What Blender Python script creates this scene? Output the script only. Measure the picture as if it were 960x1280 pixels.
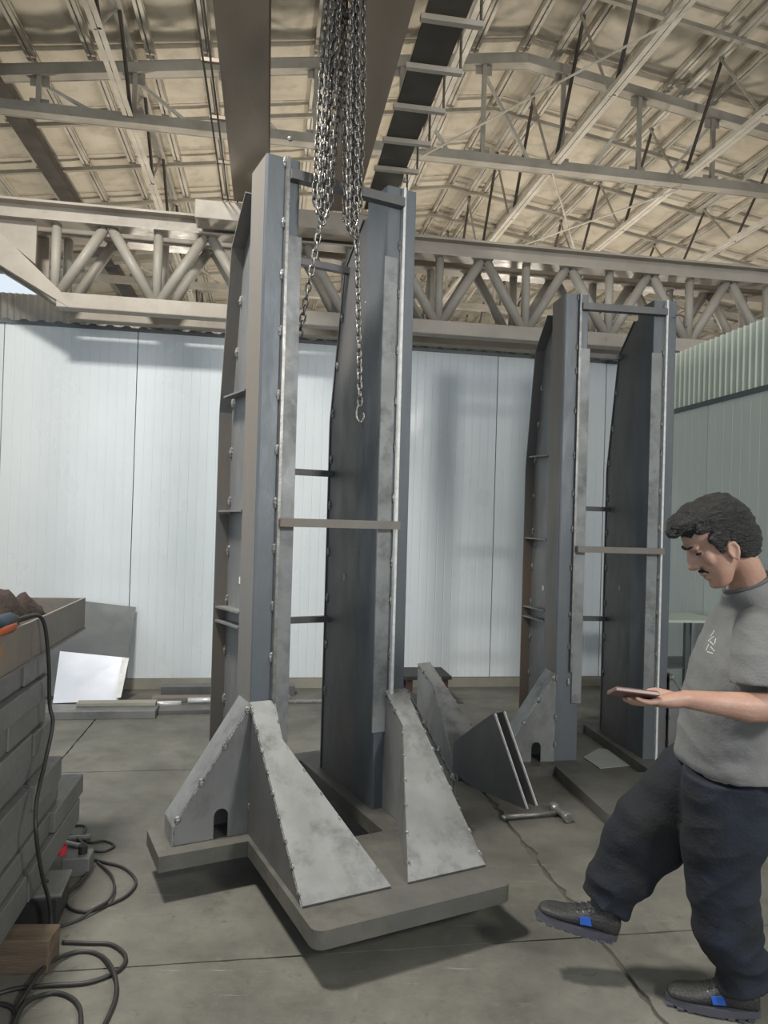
import bpy, bmesh, math, random
from math import sin, cos, pi, radians
from mathutils import Vector, Matrix, noise
random.seed(7)
for o in list(bpy.data.objects): bpy.data.objects.remove(o)
SC = bpy.context.scene; COL = SC.collection

# ------------------------------------------------------------------ camera
FPX, PITCH, ROLL, EYE = 907.88, -0.0107, 0.02976, 1.65
fw = Vector((0, cos(PITCH), -sin(PITCH))); up0 = Vector((0, sin(PITCH), cos(PITCH))); r0 = Vector((1, 0, 0))
CR = cos(ROLL)*r0 + sin(ROLL)*up0; CU = -sin(ROLL)*r0 + cos(ROLL)*up0
cam = bpy.data.cameras.new('camera'); co = bpy.data.objects.new('camera', cam); COL.objects.link(co)
M4 = Matrix(((CR.x, CU.x, -fw.x, 0), (CR.y, CU.y, -fw.y, 0), (CR.z, CU.z, -fw.z, EYE), (0, 0, 0, 1)))
co.matrix_world = M4
cam.sensor_fit = 'VERTICAL'; cam.sensor_height = 24.0; cam.lens = FPX/1280*24.0; cam.clip_end = 200
SC.camera = co
# ------------------------------------------------------------------ world, lamp, fill lights, exposure
W = bpy.data.worlds.new('sky'); SC.world = W; W.use_nodes = True
bg = W.node_tree.nodes['Background']; bg.inputs[0].default_value = (0.80, 0.90, 1.0, 1); bg.inputs[1].default_value = 0.9
SC.view_settings.view_transform = 'Standard'; SC.view_settings.look = 'None'
SC.view_settings.exposure = 0.08; SC.view_settings.gamma = 1.0
TH = 0.1587                                           # the hall is turned this much from the camera's axis
E1 = Vector((cos(TH), sin(TH), 0)); E2 = Vector((-sin(TH), cos(TH), 0))
def E(c, d, z=0.0): return E1*c + E2*d + Vector((0, 0, z))
def lamp(name, loc, size, power, color, rot=(0, 0, 0)):
    l = bpy.data.lights.new(name, 'AREA'); l.shape = 'SQUARE'; l.size = size; l.energy = power; l.color = color
    o = bpy.data.objects.new(name, l); COL.objects.link(o); o.location = loc; o.rotation_euler = rot; return o
lamp('high_bay_lamp', (-2.0, 2.5, 5.75), 0.6, 360, (1.0, 0.96, 0.88))
def fill_point(name, loc, r, power, color):
    l = bpy.data.lights.new(name, 'POINT'); l.shadow_soft_size = r; l.energy = power; l.color = color
    o = bpy.data.objects.new(name, l); COL.objects.link(o); o.location = loc; return o
for c_, d_ in ((-1.5, 10.5), (3.5, 10.5), (7.0, 13.0), (1.0, 16.0)): fill_point('fill_light', E(c_, d_, 2.6), .25, 260, (1.0, 0.90, 0.76))  # unseen fill lights, added behind the back wall to brighten the roof
fill_point('fill_light', (3.0, -1.0, 3.4), .3, 520, (1.0, 0.97, 0.92))  # added fill on the camera side, lifts the right wall

# ------------------------------------------------------------------ helpers
def at(px, py, Y):                                    # point seen at a pixel of the 960x1280 frame, at depth Y
    v = fw + CR*((px-480)/FPX) - CU*((py-640)/FPX)
    return Vector((0, 0, EYE)) + v*(Y/v.y)
def ground(px, py, z=0.0):
    v = fw + CR*((px-480)/FPX) - CU*((py-640)/FPX)
    return Vector((0, 0, EYE)) + v*((z-EYE)/v.z)

class MB:
    def __init__(s): s.v = []; s.f = []; s.mi = []; s.cur = 0
    def add(s, vs, fs):
        n = len(s.v); s.v += [tuple(v) for v in vs]; s.f += [tuple(i+n for i in f) for f in fs]; s.mi += [s.cur]*len(fs); return s
    def box(s, x0, x1, y0, y1, z0, z1):
        return s.add([(x0,y0,z0),(x1,y0,z0),(x1,y1,z0),(x0,y1,z0),(x0,y0,z1),(x1,y0,z1),(x1,y1,z1),(x0,y1,z1)],
                     [(0,3,2,1),(4,5,6,7),(0,1,5,4),(1,2,6,5),(2,3,7,6),(3,0,4,7)])
    def prism(s, poly, off):                          # polygon (3D points) pushed along off
        off = Vector(off); a = [Vector(p) for p in poly]; n = len(a)
        nrm = Vector((0,0,0))
        for i in range(n): nrm += a[i].cross(a[(i+1) % n])
        if nrm.dot(off) > 0: a = a[::-1]
        return s.add(a+[p+off for p in a], [tuple(range(n)), tuple(range(2*n-1, n-1, -1))]+[(i, i+n, (i+1) % n+n, (i+1) % n) for i in range(n)])
    def tube(s, p0, p1, r, n=8, r2=None, cap=True):
        p0 = Vector(p0); p1 = Vector(p1); d = (p1-p0).normalized(); a = d.orthogonal().normalized(); b = d.cross(a)
        if r2 is None: r2 = r
        vs = [p0+(a*cos(2*pi*i/n)+b*sin(2*pi*i/n))*r for i in range(n)]+[p1+(a*cos(2*pi*i/n)+b*sin(2*pi*i/n))*r2 for i in range(n)]
        fs = [(i, (i+1) % n, (i+1) % n+n, i+n) for i in range(n)]
        if cap: fs += [tuple(range(n-1, -1, -1)), tuple(range(n, 2*n))]
        return s.add(vs, fs)
    def bar(s, p0, p1, w, h, up=(0, 0, 1)):           # rectangular bar
        p0 = Vector(p0); p1 = Vector(p1); d = (p1-p0).normalized(); u = Vector(up)
        a = d.cross(u); a = d.orthogonal() if a.length < 1e-4 else a; a.normalize(); b = a.cross(d)
        a *= w/2; b *= h/2
        vs = [p0-a-b, p0+a-b, p0+a+b, p0-a+b, p1-a-b, p1+a-b, p1+a+b, p1-a+b]
        return s.add(vs, [(0,1,2,3),(7,6,5,4),(0,4,5,1),(1,5,6,2),(2,6,7,3),(3,7,4,0)])
    def ball(s, c, r, n=8, m=5, sc=(1, 1, 1)):
        c = Vector(c); vs = [c+Vector((0, 0, r*sc[2]))]
        for j in range(1, m):
            for i in range(n):
                t = pi*j/m; vs.append(c+Vector((r*sc[0]*sin(t)*cos(2*pi*i/n), r*sc[1]*sin(t)*sin(2*pi*i/n), r*sc[2]*cos(t))))
        vs.append(c-Vector((0, 0, r*sc[2]))); fs = []
        for i in range(n):
            fs.append((0, 1+i, 1+(i+1) % n)); fs.append((len(vs)-1, 1+(m-2)*n+(i+1) % n, 1+(m-2)*n+i))
            for j in range(m-2):
                a = 1+j*n; fs.append((a+i, a+n+i, a+n+(i+1) % n, a+(i+1) % n))
        return s.add(vs, fs)
    def angle(s, p0, p1, w, t=.006, up=(0, 0, 1)):    # L section: two thin legs
        p0 = Vector(p0); p1 = Vector(p1); d = (p1-p0).normalized(); a = d.cross(Vector(up))
        a = d.orthogonal() if a.length < 1e-4 else a; a.normalize(); b = a.cross(d)
        s.bar(p0, p1, w, t, up); o = -a*(w/2-t/2)+b*(w/2); s.bar(p0+o, p1+o, t, w-t, up); return s
    def build(s, name, mat=None, parent=None, smooth=False, bevel=0, tri=None):
        me = bpy.data.meshes.new(name); me.from_pydata(s.v, [], s.f)
        if mat:
            for m in (mat if isinstance(mat, (list, tuple)) else [mat]): me.materials.append(m)
        if isinstance(mat, (list, tuple)): me.polygons.foreach_set('material_index', s.mi)
        if smooth: me.polygons.foreach_set('use_smooth', [True]*len(me.polygons))
        me.update(); o = bpy.data.objects.new(name, me); COL.objects.link(o)
        if parent: o.parent = parent
        if bevel:
            b = o.modifiers.new('b', 'BEVEL'); b.width = bevel; b.segments = 2; b.limit_method = 'ANGLE'
        return o
def tag(o, label=None, cat=None, group=None, kind=None):
    if label: o['label'] = label
    if cat: o['category'] = cat
    if group: o['group'] = group
    if kind: o['kind'] = kind
    return o
def thing(name, label, cat, loc=(0, 0, 0), rz=0.0, group=None, rx=0.0):
    o = bpy.data.objects.new(name, None); o.empty_display_size = .1; COL.objects.link(o)
    o.location = loc; o.rotation_euler = (rx, 0, rz); return tag(o, label, cat, group)
def struct(name, loc=(0, 0, 0), rz=TH):
    o = bpy.data.objects.new(name, None); COL.objects.link(o); o.location = loc; o.rotation_euler = (0, 0, rz); o['kind'] = 'structure'; return o
def share(name, src, parent, loc=(0, 0, 0), rot=(0, 0, 0)):
    o = bpy.data.objects.new(name, src.data); COL.objects.link(o); o.parent = parent; o.location = loc; o.rotation_euler = rot; return o
def curve_mesh(pts, r, n=8, closed=False, sub=6):     # smooth swept tube through points
    P = [Vector(p) for p in pts]; out = []
    N = len(P)
    for i in range(N if closed else N-1):
        a = P[(i-1) % N] if (closed or i > 0) else P[0]; b = P[i]; c = P[(i+1) % N]; d = P[(i+2) % N] if (closed or i+2 < N) else P[-1]
        for k in range(sub):
            t = k/sub; out.append(.5*((2*b)+(c-a)*t+(2*a-5*b+4*c-d)*t*t+(3*b-a-3*c+d)*t**3))
    if not closed: out.append(P[-1])
    m = MB(); ring = []; ref = Vector((0.13, 0.29, 1)).normalized()
    L = len(out)
    for i, p in enumerate(out):
        q = out[(i+1) % L] if (closed or i < L-1) else p; o = out[i-1] if (closed or i > 0) else p
        d = (q-o).normalized(); a = d.cross(ref)
        if a.length < .05: a = d.orthogonal()
        a.normalize(); b = d.cross(a); ref2 = b
        ring.append([p+(a*cos(2*pi*k/n)+b*sin(2*pi*k/n))*r for k in range(n)])
    vs = [v for rg in ring for v in rg]; fs = []
    for i in range(L if closed else L-1):
        j = (i+1) % L
        for k in range(n): fs.append((i*n+k, i*n+(k+1) % n, j*n+(k+1) % n, j*n+k))
    if not closed: fs += [tuple(range(n-1, -1, -1)), tuple(range((L-1)*n, L*n))]
    m.add(vs, fs); return m

# ------------------------------------------------------------------ materials
def mat(name, base, rough=.6, metal=0.0, var=None, vscale=4.0, bump=0.0, bscale=60.0, rvar=0.0, stretch=(1, 1, 1), var2=None, v2scale=1.5, v2w=(.5, .7), spec=.5, coords='Object', v1w=(.35, .7)):
    m = bpy.data.materials.new(name); m.use_nodes = True; nt = m.node_tree; N = nt.nodes; L = nt.links
    b = N['Principled BSDF']; b.inputs['Roughness'].default_value = rough; b.inputs['Metallic'].default_value = metal
    b.inputs['Specular IOR Level'].default_value = spec
    tc = N.new('ShaderNodeTexCoord'); mp = N.new('ShaderNodeMapping'); mp.inputs['Scale'].default_value = stretch
    oi = N.new('ShaderNodeObjectInfo'); ad = N.new('ShaderNodeVectorMath'); ad.operation = 'MULTIPLY_ADD'
    L.new(tc.outputs[coords], mp.inputs[0]); L.new(oi.outputs['Random'], ad.inputs[0]); ad.inputs[1].default_value = (37, 17, 29)
    L.new(mp.outputs[0], ad.inputs[2]); V = ad.outputs[0]
    def mixc(a, bcol, fac):
        x = N.new('ShaderNodeMix'); x.data_type = 'RGBA'
        if isinstance(a, tuple): x.inputs[6].default_value = (*a, 1)
        else: L.new(a, x.inputs[6])
        x.inputs[7].default_value = (*bcol, 1); L.new(fac, x.inputs[0]); return x.outputs[2]
    def nz(sc, det=6, rg=.6):
        n = N.new('ShaderNodeTexNoise'); n.inputs['Scale'].default_value = sc; n.inputs['Detail'].default_value = det; n.inputs['Roughness'].default_value = rg
        L.new(V, n.inputs['Vector']); return n.outputs[0]
    def ramp(f, lo, hi):
        r = N.new('ShaderNodeMapRange'); r.inputs[1].default_value = lo; r.inputs[2].default_value = hi; L.new(f, r.inputs[0]); return r.outputs[0]
    c = base
    if var: c = mixc(c, var, ramp(nz(vscale), *v1w))
    if var2: c = mixc(c, var2, ramp(nz(v2scale, 8, .7), *v2w))
    if isinstance(c, tuple): b.inputs['Base Color'].default_value = (*c, 1)
    else: L.new(c, b.inputs['Base Color'])
    if rvar:
        r = N.new('ShaderNodeMapRange'); r.inputs[1].default_value = .3; r.inputs[2].default_value = .7
        r.inputs[3].default_value = rough-rvar; r.inputs[4].default_value = rough+rvar; L.new(nz(vscale*2.3), r.inputs[0]); L.new(r.outputs[0], b.inputs['Roughness'])
    if bump:
        bp = N.new('ShaderNodeBump'); bp.inputs['Strength'].default_value = bump; bp.inputs['Distance'].default_value = .01
        L.new(nz(bscale, 4), bp.inputs['Height']); L.new(bp.outputs[0], b.inputs['Normal'])
    return m
M = {}
M['blue_steel'] = mat('blue_steel', (.115, .132, .150), .5, .35, (.165, .175, .185), 3, .15, 40, .1, (1, 1, .35), (.17, .135, .10), 2.2, (.62, .8))
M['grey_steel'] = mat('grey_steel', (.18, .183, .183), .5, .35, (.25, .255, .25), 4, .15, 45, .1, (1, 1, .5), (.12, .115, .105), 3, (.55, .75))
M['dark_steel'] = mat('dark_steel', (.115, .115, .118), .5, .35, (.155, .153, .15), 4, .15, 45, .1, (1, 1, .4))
M['brown_steel'] = mat('brown_steel', (.215, .185, .155), .6, .2, (.19, .19, .188), 3, .2, 40, .1, (1, 1, .25))
M['plate_steel'] = mat('plate_steel', (.22, .225, .225), .55, .35, (.30, .31, .31), 3.2, .12, 30, .12, (1, 1, 1), (.12, .12, .12), 5, (.5, .7))
M['base_steel'] = mat('base_steel', (.115, .115, .106), .55, .35, (.165, .158, .138), 3.5, .25, 35, .1, (1, 1, 1), (.08, .075, .068), 2.2, (.5, .7))
M['flange'] = mat('flange', (.15, .15, .148), .55, .3, (.185, .18, .17), 3, .15, 40, .1, (1, 1, .3), (.21, .155, .11), 1.3, (.48, .62))
M['weld'] = mat('weld', (.09, .09, .09), .35, .5, (.45, .45, .44), 60, .5, 120, .1)
M['bright_edge'] = mat('bright_edge', (.78, .79, .78), .4, .1, (.60, .58, .55), 30, .1, 60)
M['cut_edge'] = mat('cut_edge', (.30, .30, .29), .4, .7, (.18, .17, .16), 25, .1, 60)
M['chain'] = mat('chain', (.33, .315, .29), .32, .85, (.16, .15, .14), 30, .3, 80, .1)
M['chromed'] = mat('chromed', (.75, .76, .77), .3, .3, (.5, .5, .5), 8, .05, 30, .05)
M['paint_beige'] = mat('paint_beige', (.43, .385, .33), .5, 0, (.34, .30, .25), 3, .1, 30, .1, (1, 1, 1), (.22, .18, .14), 6, (.6, .8))
M['paint_grey'] = mat('paint_grey', (.40, .37, .32), .5, 0, (.31, .285, .245), 3, .1, 30, .1)
M['roof_frame'] = mat('roof_frame', (.50, .465, .40), .55, .1, (.30, .275, .23), 2, .1, 30, .1)
M['roof_light'] = mat('roof_light', (.75, .71, .62), .5, .1, (.46, .42, .36), 2, .1, 30, .1)
M['roof_dark'] = mat('roof_dark', (.07, .06, .05), .6, .1, (.12, .10, .085), 4)
M['deck'] = mat('deck', (.70, .645, .54), .75, 0, (.58, .52, .42), 1.2, .6, 5, 0, (1, 1, 1), (.38, .34, .27), 2.5, (.5, .8))
M['girder'] = mat('girder', (.25, .195, .145), .55, 0, (.20, .155, .115), 1.5, .1, 20, .1, (1, .3, 1), (.33, .26, .19), 1.0, (.5, .8))
M['tray_dark'] = mat('tray_dark', (.055, .048, .038), .7, 0, (.085, .075, .06), 3)
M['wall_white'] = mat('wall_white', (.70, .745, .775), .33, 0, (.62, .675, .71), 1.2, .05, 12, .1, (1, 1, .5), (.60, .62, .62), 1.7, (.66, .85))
M['wall_grey_green'] = mat('wall_grey_green', (.66, .71, .67), .4, 0, (.60, .65, .61), 1.2, .05, 12, .1, (1, 1, .5))  # greyer, greener panel colour of the right-hand wall
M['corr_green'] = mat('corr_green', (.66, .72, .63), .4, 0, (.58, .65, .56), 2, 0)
M['corr_grey'] = mat('corr_grey', (.78, .76, .70), .35, .3, (.45, .43, .38), 2, 0)
M['flash'] = mat('flash', (.10, .115, .125), .5, .2, (.14, .15, .16), 3)
M['plinth'] = mat('plinth', (.30, .285, .24), .8, 0, (.22, .21, .18), 3, .3, 30)
M['joint'] = mat('joint', (.075, .072, .06), .95, 0, (.12, .115, .095), 9, .8, 40)
M['rubber'] = mat('rubber', (.018, .018, .018), .5, 0, (.03, .03, .03), 9)
M['black'] = mat('black', (.02, .02, .02), .6)
M['wood'] = mat('wood', (.15, .11, .075), .75, 0, (.09, .065, .045), 3, .4, 20, 0, (1, 8, 8))
M['stack'] = mat('stack', (.20, .205, .20), .5, .35, (.15, .15, .145), 3, .25, 30, .1, (1, 1, 1), (.11, .11, .105), 2, (.55, .75))
M['rust'] = mat('rust', (.20, .175, .145), .6, .25, (.15, .145, .14), 2.2, .25, 30, .1, (1, 1, 1), (.33, .17, .07), 3, (.62, .72))
M['sheet_dark_reflection'] = mat('sheet_dark_reflection', (.05, .056, .058), .45, .4, (.095, .103, .107), 1.2, .04, 8, .08, (1, 1, 1))  # dark base colour stands in for the roof mirrored in the metal
M['sheet_bright_reflection'] = mat('sheet_bright_reflection', (.66, .69, .75), .35, .3, (.60, .63, .70), 1.5, .06, 8, .08)  # pale base colour carries the sheet's bright reflection
M['cloth_brown'] = mat('cloth_brown', (.045, .029, .024), .95, 0, (.020, .013, .011), 8, .6, 60, 0, (1, 1, 1))
M['tool_blue'] = mat('tool_blue', (.008, .025, .042), .6, 0)
M['orange'] = mat('orange', (.60, .12, .015), .5, 0)
M['red'] = mat('red', (.55, .03, .05), .4, 0)
M['maroon'] = mat('maroon', (.06, .025, .022), .6, 0)
M['white_tag'] = mat('white_tag', (.75, .75, .72), .6, 0)
M['pale_card'] = mat('pale_card', (.36, .38, .35), .6, 0, (.30, .31, .29), 4)
M['skin'] = mat('skin', (.40, .245, .185), .5, 0, (.33, .185, .135), 14, .15, 90, .05)
M['shirt'] = mat('shirt', (.18, .18, .175), .9, 0, (.135, .136, .134), 5, .25, 120, 0)
M['shirt_rib'] = mat('shirt_rib', (.10, .10, .104), .9)
M['trousers'] = mat('trousers', (.007, .009, .015), .85, 0, (.012, .017, .032), 4, .4, 90, 0, (1, 1, 1), (.010, .011, .011), 2.5, (.45, .6))
M['hair'] = mat('hair', (.009, .009, .009), .45, 0, (.035, .034, .031), 26, .9, 70, 0, (1, 3, 3), v1w=(.5, .75))
M['shoe'] = mat('shoe', (.028, .028, .028), .45, 0, (.04, .04, .038), 20, .5, 120, .08)
M['sole'] = mat('sole', (.06, .06, .075), .7, 0)
M['patch_blue'] = mat('patch_blue', (.02, .10, .45), .5, 0)
M['phone'] = mat('phone', (.13, .07, .06), .35, 0)
M['brow'] = mat('brow', (.02, .015, .012), .8, 0)
M['eye'] = mat('eye', (.5, .48, .45), .2, 0)

# concrete: grey olive with stains, scratches and oil spots
def concrete():
    m = bpy.data.materials.new('concrete'); m.use_nodes = True; nt = m.node_tree; N = nt.nodes; L = nt.links; b = N['Principled BSDF']
    g = N.new('ShaderNodeNewGeometry'); P = g.outputs['Position']
    def nz(sc, det, rg=.6, dist=0, vec=P):
        n = N.new('ShaderNodeTexNoise'); n.inputs['Scale'].default_value = sc; n.inputs['Detail'].default_value = det; n.inputs['Roughness'].default_value = rg
        n.inputs['Distortion'].default_value = dist; L.new(vec, n.inputs['Vector']); return n.outputs[0]
    def rmp(f, lo, hi, a=0, z=1):
        r = N.new('ShaderNodeMapRange'); r.inputs[1].default_value = lo; r.inputs[2].default_value = hi; r.inputs[3].default_value = a; r.inputs[4].default_value = z; L.new(f, r.inputs[0]); return r.outputs[0]
    def mix(a, c, f, mode='MIX'):
        x = N.new('ShaderNodeMix'); x.data_type = 'RGBA'; x.blend_type = mode
        for s, v in ((6, a), (7, c)):
            if isinstance(v, tuple): x.inputs[s].default_value = (*v, 1)
            else: L.new(v, x.inputs[s])
        if isinstance(f, float): x.inputs[0].default_value = f
        else: L.new(f, x.inputs[0])
        return x.outputs[2]
    c = mix((.082, .081, .070), (.165, .161, .137), rmp(nz(1.3, 9, .68), .36, .64))
    c = mix(c, (.085, .082, .068), rmp(nz(2.7, 10, .7, .6), .56, .72))
    c = mix(c, (.20, .196, .17), rmp(nz(9, 6, .7, 1.0), .60, .78, 0, .6))
    mp = N.new('ShaderNodeMapping'); mp.inputs['Rotation'].default_value = (0, 0, .5); mp.inputs['Scale'].default_value = (1, 14, 1); L.new(P, mp.inputs[0])
    c = mix(c, (.40, .39, .34), rmp(nz(2.2, 5, .6, 0, mp.outputs[0]), .66, .74, 0, .45))
    c = mix(c, (.06, .057, .048), rmp(nz(13, 6, .75, .5), .60, .70, 0, .75))
    c = mix(c, (.05, .048, .042), rmp(nz(.9, 10, .75, 1.5), .60, .70, 0, .55))
    mp2 = N.new('ShaderNodeMapping'); mp2.inputs['Rotation'].default_value = (0, 0, -.9); mp2.inputs['Scale'].default_value = (1, 22, 1); L.new(P, mp2.inputs[0])
    c = mix(c, (.33, .32, .28), rmp(nz(3.1, 4, .6, 0, mp2.outputs[0]), .68, .75, 0, .5))
    L.new(c, b.inputs['Base Color']); L.new(rmp(nz(3, 6), .3, .7, .5, .8), b.inputs['Roughness'])
    bp = N.new('ShaderNodeBump'); bp.inputs['Strength'].default_value = .35; bp.inputs['Distance'].default_value = .01; L.new(nz(45, 8, .7), bp.inputs['Height']); L.new(bp.outputs[0], b.inputs['Normal'])
    return m
M['concrete'] = concrete()

# ------------------------------------------------------------------ setting: floor of cast slabs
fl = struct('floor')
MB().box(-30, 30, -8, 45, -.25, -.012).build('subfloor', M['joint'], fl)
CJ = [-14.3, -11.7, -9.1, -6.5, -3.9, -1.3, 1.36, 3.9, 6.5, 9.1, 11.7]; DJ = [-6, -4.1, -2.3, -.5, .9, 2.76, 4.84, 6.6, 8.4, 10.2, 12.0]
def wob(c, d, k): return ((.05 if abs(c-1.36) < .1 else .02) if k in (2, 4) else .010)*noise.noise((c*7+k*3.1, d*9, k))
for i in range(len(CJ)-1):
    for j in range(len(DJ)-1):
        c0, c1, d0, d1 = CJ[i]+.0025, CJ[i+1]-.0025, DJ[j]+.0025, DJ[j+1]-.0025
        ed = []; n = 40
        near = -3 < c0 < 4 and 0 < d0 < 6
        if not near: n = 1
        for k in range(n): ed.append((c0+(c1-c0)*k/n, d0+(near and k > 0)*abs(wob(c0+k, d0, 1))))
        for k in range(n): ed.append((c1-(near and k > 0)*abs(wob(c1, d0+k, 2)), d0+(d1-d0)*k/n))
        for k in range(n): ed.append((c1-(c1-c0)*k/n, d1-(near and k > 0)*abs(wob(c1-k, d1, 3))))
        for k in range(n): ed.append((c0+(near and k > 0)*abs(wob(c0, d1-k, 4)), d1-(d1-d0)*k/n))
        MB().prism([(x, y, -.012) for x, y in ed], (0, 0, .012)).build('floor_slab', M['concrete'], fl)
MB().box(-30, 30, 12.0, 45, -.012, 0).build('floor_slab', M['concrete'], fl)
MB().box(11.7, 30, -6, 12, -.012, 0).build('floor_slab', M['concrete'], fl)
MB().box(-30, -14.3, -6, 12, -.012, 0).build('floor_slab', M['concrete'], fl)

# walls of ribbed sandwich panels
WD, WT = 7.08, 3.34
def ribbed(x0, x1, z0, z1, ribs, depth=.0022, gw=.006, th=.05):      # front face at y=0 with shallow grooves, body behind
    m = MB(); xs = [(x0, 0)]
    for k in range(1, ribs):
        x = x0+(x1-x0)*k/ribs; xs += [(x-gw, 0), (x-gw*.5, depth), (x+gw*.5, depth), (x+gw, 0)]
    xs.append((x1, 0)); xs += [(x1, th), (x0, th)]
    m.prism([(x, y, z0) for x, y in xs], (0, 0, z1-z0)); return m
wb = struct('wall_back')
base_p = ribbed(.004, 1.166, .10, WT, 14).build('wall_panel', M['wall_white'], wb); base_p.location = (-8.27, WD, 0)
cs = [-8.27+1.17*k for k in range(1, 11)]
for c in cs: share('wall_panel', base_p, wb, (c, WD, 0))
MB().box(-8.3, 4.6, WD+.052, WD+.09, 0, WT).build('panel_backing', M['flash'], wb)
MB().box(-8.3, 4.6, WD-.012, WD+.06, 0, .095).build('plinth', M['plinth'], wb)
m = MB()                                              # dark scalloped flashing on the wall head
m.box(-8.3, 4.6, WD-.02, WD+.10, WT, WT+.03)
for k in range(86): x = -8.25+.15*k; m.prism([(x-.045, WD-.022, WT+.03), (x-.02, WD-.022, WT+.045), (x+.02, WD-.022, WT+.045), (x+.045, WD-.022, WT+.03)], (0, .06, 0))
m.build('flashing', M['flash'], wb)
def corrugated(w, z0, z1, pitch=.058, amp=.011, along='x'):
    m = MB(); n = int(w/pitch)*4; vs = []; fs = []
    for i in range(n+1):
        x = w*i/n; y = amp*sin(2*pi*i/4); vs += [(x, y, z0), (x, y, z1), (x, y+.003, z0), (x, y+.003, z1)]
    for i in range(n):
        a = 4*i; fs += [(a, a+4, a+5, a+1), (a+2, a+3, a+7, a+6)]
    m.add(vs, fs); return m
cg = corrugated(1.17, WT+.02, 3.66).build('corrugated_sheet', M['corr_grey'], wb); cg.location = (-8.27, WD+.14, 0)
for c in cs:
    o = share('corrugated_sheet', cg, wb, (c, WD+.14, 0))
    if c > -.2: o.data = cg.data
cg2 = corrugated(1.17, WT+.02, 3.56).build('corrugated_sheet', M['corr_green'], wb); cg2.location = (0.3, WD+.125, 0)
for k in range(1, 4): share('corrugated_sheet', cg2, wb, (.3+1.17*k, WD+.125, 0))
# right-hand wall, lower panels with a taller corrugated band above
wr = struct('wall_right'); RC = 3.82
pr = ribbed(.004, 1.166, .10, 2.75, 10).build('wall_panel', M['wall_grey_green'], wr); pr.rotation_euler = (0, 0, -pi/2); pr.location = (RC, WD-.02, 0)
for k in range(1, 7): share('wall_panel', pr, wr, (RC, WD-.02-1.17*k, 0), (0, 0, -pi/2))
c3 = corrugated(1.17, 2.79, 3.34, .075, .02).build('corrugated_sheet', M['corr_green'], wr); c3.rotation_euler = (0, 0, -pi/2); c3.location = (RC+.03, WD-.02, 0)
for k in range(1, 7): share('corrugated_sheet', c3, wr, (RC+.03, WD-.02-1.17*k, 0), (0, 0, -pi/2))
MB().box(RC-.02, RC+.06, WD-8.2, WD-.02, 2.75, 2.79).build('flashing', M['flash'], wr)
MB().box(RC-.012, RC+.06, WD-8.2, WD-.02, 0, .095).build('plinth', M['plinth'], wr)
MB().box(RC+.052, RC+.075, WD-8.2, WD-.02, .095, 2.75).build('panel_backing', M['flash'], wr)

# ------------------------------------------------------------------ roof
APC, APZ, SL, LEAVE, REAVE = 2.93, 7.46, .153, -4.6, 12.0
def rz_(c): return APZ-SL*abs(c-APC)
ce = struct('ceiling')
D0, D1 = -3.0, 34.0
m = MB()
for a, b in ((LEAVE, APC), (APC, REAVE)):
    m.prism([(a, D0, rz_(a)+.10), (b, D0, rz_(b)+.10), (b, D0, rz_(b)+.16), (a, D0, rz_(a)+.16)], (0, D1-D0, 0))
m.build('roof_deck', M['deck'], ce)
PS = (APC-LEAVE)/12                                    # purlin pitch
pl_c = [LEAVE+PS*k for k in range(27)]
def quilt(w, l, sgn):                                 # slightly sagging insulated board
    m = MB(); nx, ny = 3, 5; vs = []; fs = []
    for j in range(ny+1):
        for i in range(nx+1):
            s_ = sin(pi*i/nx)*sin(pi*j/ny); vs.append((w*i/nx, l*j/ny, -.035*s_+sgn*SL*w*i/nx))
    for j in range(ny):
        for i in range(nx): a = j*(nx+1)+i; fs.append((a, a+nx+1, a+nx+2, a+1))
    m.add(vs, fs); return m
qa = quilt(PS-.03, 1.19, 1).build('roof_panel', M['deck'], ce, True); qb = quilt(PS-.03, 1.19, -1).build('roof_panel', M['deck'], ce, True)
first = {1: qa, -1: qb}; used = set(); cnt = 0; rest = {1: [], -1: []}
cells = []
for i in range(26):
    for j in range(24): cells.append((3.6+1.2*j, i))
cells.sort()
for d, i in cells:
    s_ = 1 if pl_c[i] < APC-.01 else -1; loc = (pl_c[i]+.015, d, rz_(pl_c[i]+.015)+.095)
    if s_ not in used: first[s_].location = loc; used.add(s_); cnt += 1; continue
    if cnt < 298: share('roof_panel', first[s_], ce, loc); cnt += 1
    else: rest[s_].append(loc)
m = MB()
for s_, sgn in ((1, 1), (-1, -1)):
    for loc in rest[s_]:
        w = PS-.03; m.add([(loc[0], loc[1], loc[2]), (loc[0]+w, loc[1], loc[2]+sgn*SL*w), (loc[0]+w, loc[1]+1.19, loc[2]+sgn*SL*w), (loc[0], loc[1]+1.19, loc[2])], [(0, 3, 2, 1)])
tag(m.build('roof_panels', M['deck'], ce), kind='stuff')
# purlins: pairs of light angles with a slot between
m = MB(); m.angle((-.028, D0, -.0), (-.028, D1, 0), .036); m.angle((.028, D0, 0), (.028, D1, 0), .036); m.box(-.05, .05, D0, D1, .045, .06)
p0 = m.build('purlin', M['roof_light'], ce); p0.location = (pl_c[0], 0, rz_(pl_c[0]))
for c in pl_c[1:]: share('purlin', p0, ce, (c, 0, rz_(c)))
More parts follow.
